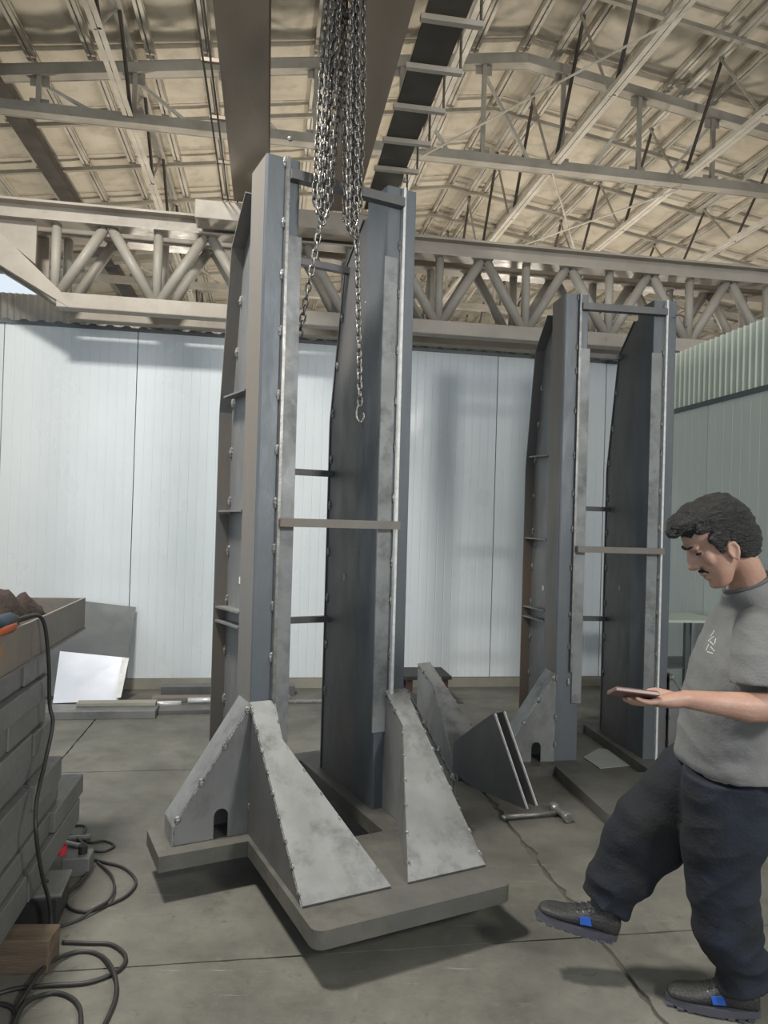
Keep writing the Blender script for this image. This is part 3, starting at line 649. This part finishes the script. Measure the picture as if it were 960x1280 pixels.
MB().box(-.32, .32, -1.25, 1.22, 0, .010).build('tray_floor', M['rust'], ty); MB().box(.30, .312, -1.25, .40, .010, zt_).box(.30, .312, .404, 1.235, .010, zt_).build('tray_side', M['rust'], ty); MB().box(-.32, -.308, -1.25, 1.22, .010, zt_).build('tray_side', M['rust'], ty)
MB().box(-.308, .30, 1.208, 1.22, .010, zt_).build('tray_end', M['rust'], ty)
MB().box(-.29, .05, -1.0, 1.1, .012, zt_-.02).build('tray_filler', M['stack'], ty)
# brown glove / cloth
def cloth(name, pts_w, pts_l, h, mt, label, cat, loc, rz):
    m = MB(); nx, ny = 26, 14; vs = []; fs = []
    for j in range(ny+1):
        for i in range(nx+1):
            x = (i/nx-.5)*pts_l; y = (j/ny-.5)*pts_w; e = min(1, 4*(.5-abs(i/nx-.5))+.0)*min(1, 4*(.5-abs(j/ny-.5)))
            z = h*(.35+.65*e)*(.8+.5*noise.noise((x*14, y*14, 1.3)))+.012*noise.noise((x*40, y*40, 3)); vs.append((x, y, max(.004, z if e > 0 else .004)))
    for j in range(ny):
        for i in range(nx): a = j*(nx+1)+i; fs.append((a, a+1, a+nx+2, a+nx+1))
    nb = len(vs); vs += [(x, y, 0) for x, y, z in vs]
    rim = [i for i in range(nx+1)]+[(j+1)*(nx+1)-1 for j in range(1, ny+1)]+[ny*(nx+1)+i for i in range(nx-1, -1, -1)]+[j*(nx+1) for j in range(ny-1, 0, -1)]
    for a, b in zip(rim, rim[1:]+rim[:1]): fs.append((a, a+nb, b+nb, b))
    fs.append(tuple(i+nb for i in rim[::-1]))
    m.add(vs, fs); o = m.build(name, mt, None, True); o.location = loc; o.rotation_euler = (0, 0, rz); return tag(o, label, cat)
cloth('work_jacket', .20, .62, .13, M['cloth_brown'], 'brown crumpled work jacket on the tray at the left edge', 'jacket', E(CF-.17, 3.06, zt_+zl-.018), TH+1.45)
dr = thing('angle_grinder', 'dark blue power tool with an orange band on the tray', 'power tool', E(CF+.0, 2.66, zt_+zl+.001), TH+1.52)
MB().tube((-.16, 0, .034), (.10, 0, .034), .032, 16).build('motor_housing', M['tool_blue'], dr, True); MB().tube((-.165, 0, .030), (.085, -.012, .020), .030, 16, .024).build('orange_band', M['orange'], dr, True)
MB().tube((.10, 0, .034), (.15, 0, .034), .032, 16, .018).build('nose', M['black'], dr, True)
# cable from the tray down the stack
pts = [(20, 775, -.02), (45, 769, 0), (56, 782, .02), (61, 830, .03), (62, 880, .03), (66, 905, .05), (57, 950, .05), (46, 1000, .06), (45, 1040, .08), (52, 1090, .09), (62, 1130, .10), (64, 1160, .11)]
def onC(px, py, c):
    v = fw + CR*((px-480)/FPX) - CU*((py-640)/FPX); t = c/(v.dot(E1)); return Vector((0, 0, EYE))+v*t
cab = curve_mesh([onC(x, y, CF+.022+dc) for x, y, dc in pts], .0075, 8, False, 5)
tag(cab.build('power_cable', M['rubber'], None, True), 'black cable draped over the tray and down the stack', 'cable')
def floor_cable(pp, r, label, z=None):
    o = curve_mesh([ground(x, y, r+(dz or 0)) for x, y, dz in pp], r, 8, False, 6).build('power_cable', M['rubber'], None, True); return tag(o, label, 'cable', 'cables lying on the floor')
floor_cable([(78, 1178, 0), (110, 1179, 0), (140, 1181, 0), (157, 1196, 0), (148, 1213, 0), (110, 1228, .0), (60, 1232, 0), (20, 1236, 0), (-15, 1246, 0)], .008, 'black floor cable looping right of the timber beam')
floor_cable([(20, 1262, 0), (35, 1238, .02), (60, 1205, .016), (95, 1190, 0), (125, 1194, .0), (142, 1215, .016), (145, 1245, 0), (132, 1278, 0), (115, 1310, 0)], .008, 'black floor cable arching at the bottom left corner')
floor_cable([(-15, 1255, 0), (8, 1256, 0), (20, 1266, .0), (14, 1290, 0), (30, 1256, .016), (60, 1242, 0), (85, 1245, 0), (100, 1262, 0), (100, 1300, 0)], .008, 'black floor cable at the lower left edge of the picture')
floor_cable([(92, 1032, 0), (107, 1033, 0), (104, 1045, 0), (112, 1053, .0), (130, 1051, .0), (143, 1057, 0), (130, 1064, 0), (108, 1062, 0), (100, 1050, .012), (82, 1040, 0)], .006, 'thin cable coil beside the far end of the stack')
floor_cable([(108, 1072, .0), (130, 1078, 0), (155, 1085, 0), (170, 1102, 0), (158, 1120, 0), (130, 1133, 0), (105, 1140, 0), (86, 1134, 0), (84, 1118, .01), (100, 1104, .01), (112, 1085, .01), (104, 1070, .01)], .007, 'black cable coil on the floor right of the welding set')
floor_cable([(122, 1078, 0), (138, 1092, .014), (143, 1110, .014), (135, 1126, .014), (118, 1136, .014), (98, 1150, 0), (70, 1160, 0)], .006, 'inner black cable loop right of the welding set')
# welding set and extension box beneath the stack edge
ws = thing('welding_set', 'dark welding set on the floor under the steel stack', 'welding machine', E(-.90, 3.13, 0), TH+.05)
MB().box(-.22, .13, -.10, .10, .012, .125).build('housing', M['black'], ws, bevel=.008); MB().box(-.22, .14, -.105, .105, .125, .140).build('lid', M['stack'], ws, bevel=.004); MB().box(-.2, -.17, -.1, .1, 0, .012).box(.08, .11, -.1, .1, 0, .012).build('feet', M['rubber'], ws)
curve_mesh([(-.02, 0, .138), (-.02, 0, .149), (.06, 0, .149), (.06, 0, .138)], .005, 6).build('handle', M['black'], ws, True)
sx = thing('socket_box', 'grey socket box with a red plug beside the welding set', 'socket box', ground(97, 1090, 0), TH)
MB().box(-.06, .06, -.05, .05, 0, .085).build('box_body', M['stack'], sx, bevel=.006); pl = MB().tube((-.075, 0, .087), (-.075, 0, .125), .024, 14).build('red_plug', M['red'], sx); MB().tube((.02, 0, .085), (.02, 0, .12), .02, 14).build('black_plug', M['black'], sx)
for (x, y, r, lb) in ((92, 1048, 12, 'short grey pipe end lying behind the welding set'), (84, 1054, -20, 'second short pipe end lying behind the welding set')):
    p = ground(x, y, .014); o = MB().tube((-.08, 0, 0), (.08, 0, 0), .013, 12).build('pipe_offcut', M['cut_edge'], None); o.location = p; o.rotation_euler = (0, 0, radians(r)); tag(o, lb, 'pipe', 'short pipes behind the welding set')

# ------------------------------------------------------------------ things along the back wall
def wallpt(px, py, d):
    v = fw + CR*((px-480)/FPX) - CU*((py-640)/FPX); t = d/(v.dot(E2)); return Vector((0, 0, EYE))+v*t
# leaning sheets: built on their own leaning planes
def leaning(name, quad, thick, mt, label):
    base = wallpt(*quad[0]); pts = [wallpt(*p) for p in quad]
    o = MB().prism([p-base for p in pts], E2*thick).build(name, mt); o.location = base; return tag(o, label, 'metal sheet', 'metal sheets leaning on the back wall')
leaning('metal_sheet', [(50, 870, 6.68), (151, 872, 6.70), (170, 759, 7.03), (66, 747, 7.02)], .006, M['sheet_dark_reflection'], 'tall metal sheet coloured dark like its roof reflection, leaning on the white wall')
leaning('metal_sheet', [(66, 879, 6.54), (148, 876, 6.56), (156, 822, 6.72), (75, 814, 6.72)], .005, M['sheet_bright_reflection'], 'metal sheet coloured bright like its reflection, leaning before the dark one')
leaning('metal_strip', [(143, 872, 6.50), (151, 872, 6.50), (161, 823, 6.62), (153, 822, 6.62)], .02, M['bright_edge'], 'narrow bright strip standing at the right edge of the sheets')
def wbar(name, c0, c1, d, w, h, z, mt, label, skew=0, tube=False):
    m = MB(); L_ = (c1-c0)/2
    if tube: m.tube((-L_, 0, h/2), (L_, 0, h/2), h/2, 14)
    else: m.box(-L_, L_, -w/2, w/2, 0, h)
    o = m.build(name, mt, None, tube, 0 if tube else .004); o.location = E((c0+c1)/2, d, z); o.rotation_euler = (0, 0, TH+skew); return tag(o, label, 'steel bar', 'steel bars lying along the back wall')
wbar('steel_channel', -2.6, -.84, 6.17, .24, .065, 0, M['stack'], 'wide grey channel on the floor, nearest along the back wall')
wbar('flat_bar', -1.48, -.86, 6.24, .10, .03, .066, M['plinth'], 'flat bar lying on the wide channel')
wbar('flat_bar', -.84, -.25, 6.26, .16, .035, 0, M['dark_steel'], 'thin flat bars right of the wide channel', .05)
wbar('steel_pipe', -.62, -.30, 6.38, .05, .05, 0.036, M['chromed'], 'shiny pipe on the bars left of the hoisted frame', .03, True)
wbar('steel_pipe', -1.0, -.68, 6.42, .05, .05, 0.0, M['chromed'], 'shiny pipe end beside the leaning sheets', .03, True)
wbar('flat_bar', -.95, .25, 6.62, .10, .04, 0, M['brown_steel'], 'brown rusty bar lying close to the back wall', -.02)
wbar('flat_bar', -.9, .3, 6.84, .12, .09, 0, M['dark_steel'], 'dark bar against the plinth behind the hoisted frame', .0)
wbar('flat_bar', -.4, .75, 6.50, .06, .025, 0, M['cut_edge'], 'light thin bar on the floor behind the hoisted frame', .03)
# small dark table behind the loose gusset
tb = thing('work_stool', 'small dark table with maroon legs by the back wall', 'table', E(1.45, 6.45, 0), TH)
MB().box(-.22, .20, -.2, .2, .255, .285).build('table_top', M['black'], tb)
for x in (-.17, .15):
    for y in (-.15, .15): MB().box(x-.025, x+.025, y-.025, y+.025, 0, .255).build('leg', M['maroon'], tb)
# workbench frame beside the right wall, behind the man
bn = thing('workbench', 'green grey metal workbench with a lower shelf behind the man', 'workbench', E(3.55, 5.75, 0), TH)
MB().box(-.55, .22, -.26, .26, .88, .90).build('bench_top', M['corr_green'], bn); MB().box(-.5, .20, -.24, .24, .50, .512).build('shelf', M['stack'], bn); 
for x in (-.53, -.12, .20):
    for y in (-.24, .24): MB().box(x-.018, x+.018, y-.018, y+.018, 0, .88).build('leg', M['flash'], bn)

# ------------------------------------------------------------------ the man
FOOT = ground(900, 1272)
man = thing('person', 'dark-haired man in grey t-shirt and navy work trousers, one foot raised, holding a phone', 'person', FOOT)
def capsule(m, p0, r0, p1, r1, n=16):
    p0 = Vector(p0); p1 = Vector(p1); m.tube(p0, p1, r0, n, r1); m.ball(p0, r0*1.0, n, 10); m.ball(p1, r1*1.0, n, 10)
def rings(m, R, n=28, ex=2.2):                        # R: (centre, forward half, lateral half, forward axis, lateral axis)
    vs = []; fs = []
    for c, a, b, fa, la in R:
        for k in range(n):
            t = 2*pi*k/n; ct, st = cos(t), sin(t)
            x = abs(ct)**(2/ex)*(1 if ct > 0 else -1); y = abs(st)**(2/ex)*(1 if st > 0 else -1)
            vs.append(Vector(c)+Vector(fa)*a*x+Vector(la)*b*y)
    for i in range(len(R)-1):
        for k in range(n): fs.append((i*n+k, i*n+(k+1) % n, (i+1)*n+(k+1) % n, (i+1)*n+k))
    fs += [tuple(range(n-1, -1, -1)), tuple(range((len(R)-1)*n, len(R)*n))]
    m.add(vs, fs)
def ell(m, c, ax, n=18, k=12):                        # ellipsoid from three half-axis vectors
    c = Vector(c); A, B, C_ = [Vector(a) for a in ax]; t = MB(); t.ball((0, 0, 0), 1, n, k)
    m.add([c+A*v[0]+B*v[1]+C_*v[2] for v in t.v], t.f)
def bake(m, name, mt, parent, vox, smooth=4, disp=None, fac=.5):
    m2 = MB(); m2.add([Vector(v)-FOOT for v in m.v], m.f)
    bm = bmesh.new(); me = bpy.data.meshes.new('t'); me.from_pydata(m2.v, [], m2.f); bm.from_mesh(me); bmesh.ops.recalc_face_normals(bm, faces=bm.faces[:]); bm.to_mesh(me); bm.free()
    o = bpy.data.objects.new('t', me); COL.objects.link(o)
    r = o.modifiers.new('r', 'REMESH'); r.mode = 'VOXEL'; r.voxel_size = vox
    if smooth: s = o.modifiers.new('s', 'SMOOTH'); s.factor = fac; s.iterations = smooth
    dg = bpy.context.evaluated_depsgraph_get(); dg.update(); nm = bpy.data.meshes.new_from_object(o.evaluated_get(dg)); bpy.data.objects.remove(o)
    if disp:
        ns = [v.normal.copy() for v in nm.vertices]
        for v, n in zip(nm.vertices, ns): v.co += n*disp(v.co+FOOT, n)
    nm.polygons.foreach_set('use_smooth', [True]*len(nm.polygons)); nm.materials.clear(); nm.materials.append(mt); nm.update()
    o = bpy.data.objects.new(name, nm); COL.objects.link(o); o.parent = parent; return o
X_ = Vector((-1, 0, 0)); Y_ = Vector((0, -1, 0)); Z_ = Vector((0, 0, 1))
# head frame: forward-down tilt of 30 degrees
HY = 2.22; HS = HY/FPX; HO = at(897, 690, HY)
imx = (at(907, 690, HY)-HO)/10; imy = (at(897, 700, HY)-HO)/10       # metres per pixel vectors of that plane
HF = imx*(-.866)+imy*.5; HK = imx*(-.5)+imy*(-.866); HL = Vector((0, -1, 0))*HS
def hp(f, k, l=0): return HO+HF*f+HK*k+HL*l
body = MB()
HR = [(-40, 22, 8, 8), (-37, 26, 3, 14), (-31, 27, -2, 19), (-23, 26, -7, 23), (-14, 27, -15, 26), (-6, 28, -23, 28), (2, 28, -34, 29), (9, 27, -42, 30), (15, 26.5, -46, 31),
      (22, 29.5, -48, 32), (30, 30, -49, 33), (38, 28, -48, 33), (46, 23, -45, 31), (54, 14, -38, 25), (60, 2, -26, 15), (62, -6, -18, 7)]
rings(body, [(hp((a+b)/2, k), (a-b)/2, w, HF, HL) for k, a, b, w in HR], 32, 2.25)
capsule(body, hp(30.5, 18), 3.2*HS, hp(38, 0), 4.6*HS, 12); capsule(body, hp(35, -3), 4*HS, hp(38.5, 0), 4.3*HS, 10)
for s in (-1, 1):
    ell(body, hp(32.5, -2.5, s*4.6), (HF*4.2, HL*3.4, HK*3.2), 10, 8)
    ell(body, hp(27.5, 22, s*12), (HF*4.5, HL*11, HK*4), 12, 8)
    ell(body, hp(19, 4, s*18), (HF*7.5, HL*8, HK*10), 12, 8)
    ell(body, hp(24.2, 13.2, s*12.5), (HF*4.2, HL*5.5, HK*4.4), 12, 8)
    ell(body, hp(-6, 1, s*32), (HF*6.0, HL*2.6, HK*11.0), 12, 10)
    curve = [hp(-1+0, -7, s*33), hp(1, 3, s*34), hp(-2.5, 11, s*35), hp(-9.5, 10.5, s*36), hp(-11.5, 2, s*36), hp(-7.5, -7, s*35), hp(-4, -11, s*33.5)]
    for a, b in zip(curve[:-1], curve[1:]): capsule(body, a, 1.9*HS, b, 1.9*HS, 8)
ell(body, hp(30, 4), (HF*5, HL*7, HK*10), 14, 10); ell(body, hp(28.6, -14.2), (HF*4.3, HL*9, HK*3.4), 14, 8); ell(body, hp(26.6, -21), (HF*4.0, HL*8, HK*3.4), 14, 8); ell(body, hp(23, -32.5), (HF*6.4, HL*9, HK*6.2), 14, 8)
# neck, trunk
NK = at(931, 712, 2.25); NB = at(944, 757, 2.32)
capsule(body, at(921, 695, 2.23), 21*HS, NK, 21*HS, 18); capsule(body, NK, 21*HS, NB, 27*HS, 18); capsule(body, at(923, 718, 2.25), 13*HS, at(920, 735, 2.27), 9*HS, 16)
SHN, SHF = at(948, 783, 2.17), at(948, 795, 2.62)
rings(body, [(at(945, 765, 2.36), .07, .15, X_, Y_), (at(938, 800, 2.38), .10, .19, X_, Y_), (at(928, 860, 2.40), .115, .165, X_, Y_), (at(919, 920, 2.43), .115, .14, X_, Y_), (at(920, 965, 2.45), .10, .13, X_, Y_), (at(918, 1000, 2.45), .09, .12, X_, Y_)])
ELN = at(990, 884, 2.13); WRN = at(857, 874, 2.13)
capsule(body, SHN, .052, ELN, .043); capsule(body, ELN, .043, at(935, 884, 2.12), .044); capsule(body, at(935, 884, 2.12), .044, at(895, 879, 2.12), .034); capsule(body, at(895, 879, 2.12), .034, WRN, .0265)
ELF = at(962, 905, 2.68); WRF = at(925, 985, 2.66)
capsule(body, SHF, .052, ELF, .043); capsule(body, ELF, .043, WRF, .028)
def hand(m, w, d, nrm, s, L=.175, curl=.35, thumb=None):
    # w wrist, d pointing direction, nrm palm normal, s side of the thumb (+1/-1 along lateral)
    d = Vector(d).normalized(); nrm = Vector(nrm).normalized(); lat = d.cross(nrm).normalized()*s
    pc = w+d*(L*.28)
    rings(m, [(w-d*.008, .023, .027, nrm, lat), (w+d*.02, .024, .032, nrm, lat), (w+d*L*.3, .022, .040, nrm, lat), (w+d*L*.48, .0165, .0415, nrm, lat), (w+d*L*.53, .009, .038, nrm, lat)], 20, 2.4)
    for i, (o, l) in enumerate(((.031, .88), (.0105, 1.0), (-.0105, .95), (-.030, .76))):
        b = w+d*L*.47+lat*o; l3 = [L*.235*l, L*.155*l, L*.12*l]; a = .06+.05*i; p = b; r = .0104-(.0012 if i == 3 else 0)
        ba = -.10
        for j, ll in enumerate(l3):
            ang = ba+curl*(j)+a*.4; dd = d*cos(ang)+nrm*sin(ang)+lat*o*1.2; dd.normalize(); e = p+dd*ll; capsule(m, p, r, e, r*.90, 12); p = e; r *= .90
    if thumb is None: thumb = [(.020, .030, .004), (.055, .052, .018), (.085, .052, .030), (.108, .045, .034)]
    tp = [w+d*a+lat*b+nrm*c for a, b, c in thumb]
    for j, (a, b) in enumerate(zip(tp[:-1], tp[1:])): capsule(m, a, (.0165, .0125, .0108)[j], b, (.0125, .0108, .0092)[j], 12)
hand(body, WRN, at(778, 880, 2.13)-WRN, (0, .25, 1), 1, .180, .26, [(.015, .022, .004), (.045, .036, .020), (.075, .030, .030), (.100, .018, .030)])
hand(body, WRF, (-.15, 0, -1), (0, -1, 0), 1, .175, .4)
tn = ground(843, 1252); hn = ground(957, 1274); SO = ground(905, 1265); sd = (tn-hn).normalized()
RT = at(668, 1146, 2.68); RH = at(768, 1178, 2.66); rd = (RT-RH).normalized(); ru_ = rd.cross(Y_); ru_ = ru_ if ru_.z > 0 else -ru_
AN = SO-sd*.058+Z_*.13; AF = RH+rd*(.108-.058)+ru_*.13
# leg cores inside the trousers
capsule(body, at(905, 975, 2.38), .085, at(903, 1095, 2.43), .058); capsule(body, at(903, 1095, 2.43), .055, AN, .036)
capsule(body, at(885, 975, 2.55), .085, at(808, 1045, 2.62), .06); capsule(body, at(808, 1045, 2.62), .055, AF, .036)
bake(body, 'body', M['skin'], man, .0042, 3)
# eyes, brows, moustache
for s in (-1, 1):
    e = MB(); ell(e, hp(25.6, 13.4, s*13.2), (HF*4.2, HL*5.4, HK*2.2), 14, 10); bake(e, 'eye', M['brow'], man, .0012, 0)
    b = MB()
    for a, c in (((31.6, 22.5, 4), (31.2, 24.5, 11)), ((31.2, 24.5, 11), (27, 23, 20))): capsule(b, hp(a[0], a[1], s*a[2]), 1.8*HS, hp(c[0], c[1], s*c[2]), 1.5*HS, 8)
    bake(b, 'eyebrow', M['brow'], man, .002, 1)
b = MB()
for s in (-1, 1): capsule(b, hp(31.2, -9.8, 0), 2.3*HS, hp(25.5, -13.5, s*9), 1.9*HS, 10)
bake(b, 'moustache', M['hair'], man, .002, 1)
# hair
h = MB()
ell(h, hp(-11, 44), (HF*41, HL*37, HK*26)); ell(h, hp(-30, 8), (HF*27, HL*35, HK*34)); ell(h, hp(-34, 26), (HF*24, HL*34, HK*30)); ell(h, hp(20, 53), (HF*20, HL*27, HK*14)); ell(h, hp(0, 54), (HF*26, HL*30, HK*17)); ell(h, hp(33, 49), (HF*11, HL*20, HK*8)); ell(h, hp(-34, -8), (HF*15, HL*25, HK*20))
for s in (-1, 1): capsule(h, hp(8, 26, s*30), 6*HS, hp(5, 5, s*29.5), 2.6*HS, 10); ell(h, hp(-1, 24, s*27), (HF*12, HL*9.5, HK*15)); ell(h, hp(-18, 18, s*27), (HF*14, HL*9, HK*16)); ell(h, hp(-12, 34, s*28), (HF*20, HL*8.5, HK*15)); ell(h, hp(6, 41, s*23), (HF*16, HL*11, HK*10))
def hd(p, n):
    q_ = p-HO; a = q_.dot(HF)/HS/HS/30; b = q_.dot(HK)/HS/HS/30; c = q_.dot(HL)/HS/HS/30
    return .0055*noise.noise(Vector((a*1.4+b*.5, b*4.0-a*1.2, c*3.2)))+.003*noise.noise(Vector((a*3+b, b*11-a*3, c*8)))
bake(h, 'hair', M['hair'], man, .0032, 2, hd)
# t-shirt
t = MB()
NC = at(935, 727, 2.29); NA = at(907, 740, 2.29)-NC
rings(t, [(NC, NA.length*.94, .070, NA.normalized(), Y_), (NC-Z_*.012, NA.length*.98, .078, NA.normalized(), Y_), (at(942, 752, 2.33), .088, .14, X_+Z_*-.25, Y_), (at(941, 775, 2.36), .108, .195, X_, Y_), (at(938, 800, 2.37), .128, .21, X_, Y_), (at(931, 830, 2.38), .148, .205, X_, Y_),
          (at(925, 865, 2.40), .160, .195, X_, Y_), (at(918, 900, 2.42), .168, .19, X_, Y_), (at(916, 930, 2.43), .170, .19, X_, Y_), (at(917, 948, 2.44), .176, .200, X_, Y_), (at(919, 958, 2.44), .172, .198, X_, Y_)], 36, 2.3)
for sh, tip, r1 in ((SHN, at(950, 856, 2.15), .083), (SHF, at(958, 868, 2.66), .083)):
    capsule(t, sh+Vector((0, 0, -.01)), .070, sh.lerp(tip, .5), .078, 20); d = (tip-sh).normalized(); t.tube(sh.lerp(tip, .45), tip, .079, 28, r1)
def wr(p, n):
    a = noise.noise(Vector((p.x*7+p.z*5, p.y*5, p.z*17-p.x*9))); b = noise.noise(Vector((p.x*16, p.y*16, p.z*24+p.x*22)))
    k = max(0, min(1, (1.35-p.z)/.35)); r_ = abs(noise.noise(Vector((p.x*5-p.z*3, p.y*4, p.z*8+p.x*7))))
    return .006*a*(.35+.65*k)+.014*(.2-r_)*(.3+.7*k)+.002*b
tee = bake(t, 'tshirt', M['shirt'], man, .0055, 5, wr)
from mathutils.bvhtree import BVHTree
bv = BVHTree.FromPolygons([v.co[:] for v in tee.data.vertices], [p_.vertices[:] for p_ in tee.data.polygons])
g_ = MB()                                             # faded white chest print: broken strokes lying on the cloth
for k, (x0_, y0_, x1_, y1_) in enumerate(((893, 789, 889, 795), (892, 796, 886, 801), (888, 802, 892, 806), (886, 806, 883, 813), (889, 809, 893, 814), (885, 815, 891, 817), (895, 799, 894, 804))):
    for j in range(5):
        x, y = x0_+(x1_-x0_)*j/4, y0_+(y1_-y0_)*j/4; tg = at(x, y, 2.2)-FOOT; og = Vector((0, 0, EYE))-FOOT
        h_, n_, _i, _d = bv.ray_cast(og, (tg-og).normalized())
        if h_ and (h_-tg).length < .3: g_.ball(h_+n_*.0006, .0024, 6, 4)
if g_.v: g_.build('chest_print', M['white_tag'], tee)
cl_ = curve_mesh([NC+NA*.97*cos(2*pi*k/12)+Y_*.074*sin(2*pi*k/12) for k in range(12)], .0065, 8, True, 4)
cl_.v = [tuple(Vector(v)-FOOT) for v in cl_.v]; cl_.build('collar', M['shirt_rib'], man, True)
# trousers
tr_ = MB()
def legrings(L):
    R = []
    for i, (p, a, b) in enumerate(L):
        q0 = L[max(0, i-1)][0]; q1 = L[min(len(L)-1, i+1)][0]; d = (q1-q0).normalized(); fa = Y_.cross(d).normalized(); R.append((p, a, b, fa, d.cross(fa).normalized()))
    return R
rings(tr_, [(at(918, 915, 2.44), .13, .155, X_, Y_), (at(916, 950, 2.45), .145, .175, X_, Y_), (at(913, 985, 2.46), .14, .17, X_, Y_), (at(912, 1015, 2.46), .12, .15, X_, Y_)])
rings(tr_, legrings([(at(912, 965, 2.38), .145, .11), (at(909, 1010, 2.40), .143, .115), (at(905, 1050, 2.41), .134, .11), (at(903, 1085, 2.42), .125, .10), (at(904, 1120, 2.43), .112, .095), (at(909, 1155, 2.44), .102, .09), (at(917, 1180, 2.46), .096, .084), (at(924, 1200, 2.47), .098, .080), (at(930, 1216, 2.48), .100, .078), (at(933, 1228, 2.48), .102, .078)]), 30)
rings(tr_, legrings([(at(895, 950, 2.54), .12, .10), (at(868, 975, 2.56), .135, .115), (at(840, 1003, 2.58), .140, .115), (at(815, 1035, 2.60), .138, .112), (at(798, 1058, 2.62), .130, .105), (at(785, 1078, 2.63), .118, .10), (at(770, 1102, 2.65), .102, .092), (at(760, 1117, 2.66), .090, .078), (at(754, 1128, 2.66), .088, .074)]), 30)
def tw(p, n):
    a = noise.noise(Vector((p.x*5+p.z*3, p.y*4, p.z*11+p.x*5))); b = noise.noise(Vector((p.x*12-p.z*8, p.y*9, p.z*22+p.x*13))); c = noise.noise(Vector((p.x*25, p.y*20, p.z*45)))
    k = .6+.8*max(0, min(1, (.65-p.z)/.5)); f = noise.noise(Vector((p.x*3, p.y*3, p.z*5+2))); r_ = abs(noise.noise(Vector((p.x*5+p.z*2.5, p.y*3, p.z*9-p.x*6))))
    return (.012*a+.030*(.22-r_)+.003*b+.0015*c)*k
bake(tr_, 'trousers', M['trousers'], man, .006, 5, tw)
# shoes
def shoe(loc, d, upv, name, sockn):
    d = Vector(d).normalized(); lat = Vector(upv).cross(d).normalized(); u = d.cross(lat).normalized()
    def P(x, y, z): return Vector(loc)+d*x+lat*y+u*z
    m = MB(); R = []
    for x, w, z0, z1 in ((-.108, .022, .03, .085), (-.100, .033, .028, .105), (-.075, .038, .028, .118), (-.03, .040, .028, .118), (.01, .042, .028, .105), (.05, .046, .028, .086), (.09, .050, .028, .074), (.13, .050, .028, .068), (.158, .043, .028, .062), (.178, .028, .030, .052), (.184, .015, .032, .046)):
        R.append((P(x, 0, (z0+z1)/2), (z1-z0)/2, w, u, lat))
    rings(m, R, 24, 2.6); capsule(m, P(-.055, 0, .10), .042, P(-.050, 0, .165), .044, 18); capsule(m, P(-.02, 0, .10), .036, P(-.032, 0, .150), .034, 18)
    up_ = bake(m, name, M['shoe'], man, .0035, 4)
    out = []
    for k in range(40):
        t_ = 2*pi*k/40; x = .038+.152*cos(t_); w = .046+.009*cos(t_)-.006*cos(2*t_); out.append((x, w*abs(sin(t_))**.8*(1 if sin(t_) > 0 else -1)))
    s_ = MB(); s_.prism([P(x, y, .008)-FOOT for x, y in out], u*.026)
    for k in range(9):
        x = -.09+.032*k
        for sy in (-1, 1): s_.add([v for v in [P(x+a, sy*(.012+b), z)-FOOT for z in (.004, .011) for a, b in ((0, 0), (.021, 0), (.021, .036 if 0 < k < 8 else .022), (0, .036 if 0 < k < 8 else .022))]], [(0, 1, 2, 3), (7, 6, 5, 4), (0, 4, 5, 1), (1, 5, 6, 2), (2, 6, 7, 3), (3, 7, 4, 0)])
    s_.build('shoe_sole', M['sole'], up_)
    w = MB()
    for k in range(4):
        x = .005+.020*k; z = .113-.0085*k; capsule(w, P(x, -.024, z-.010)-FOOT, .0028, P(x+.008, .024, z-.010)-FOOT, .0028, 8); capsule(w, P(x, .024, z-.010)-FOOT, .0028, P(x+.008, -.024, z-.010)-FOOT, .0028, 8)
    w.build('laces', M['rubber'], up_, True)
    k_ = MB(); a_ = P(-.056, 0, .13); b_ = at(903, 1095, 2.43) if sockn else at(808, 1045, 2.62); capsule(k_, a_-(b_-a_).normalized()*.03, .042, a_+(b_-a_).normalized()*.12, .050, 18); bake(k_, 'sock', M['black'], up_, .005, 1)
    for sy in (-1, 1):
        g_ = MB(); g_.prism([P(x, sy*(.0405 if x < .03 else .0435), z)-FOOT for x, z in ((.000, .050), (.043, .046), (.050, .070), (.013, .078))], lat*sy*.0050); g_.build('blue_patch', M['patch_blue'], up_)
    g_ = MB()
    for k in range(3):
        for sy in (-1, 1): g_.ball(P(.018+.02*k, sy*.031, .092-.008*k)-FOOT, .0042, 8, 6)
    g_.build('eyelets', M['cut_edge'], up_, True)
tn = ground(843, 1252); hn = ground(957, 1274)
shoe(SO, sd, (0, 0, 1), 'shoe', True)
RT = at(668, 1146, 2.68); RH = at(768, 1178, 2.66); rd = (RT-RH).normalized()
shoe(RH+rd*.108, rd, ru_, 'shoe', False)
# phone
ph = thing('mobile_phone', 'brown cased mobile phone held in the man\'s hand', 'phone', at(793, 867, 2.12))
pd = (at(770, 861, 2.12)-at(812, 866, 2.12)).normalized(); pl_ = Vector((0, 1, -.42)).normalized(); pn = pd.cross(pl_).normalized()
pn = pn if pn.z > 0 else -pn
m = MB(); m.bar(pd*.068, pd*-.060, .0755, .013, pn); m.build('phone_case', M['phone'], ph, bevel=.003)
m = MB(); m.bar(pd*.063+pn*.0072, pd*-.055+pn*.0072, .068, .0015, pn); m.build('phone_screen', M['black'], ph)
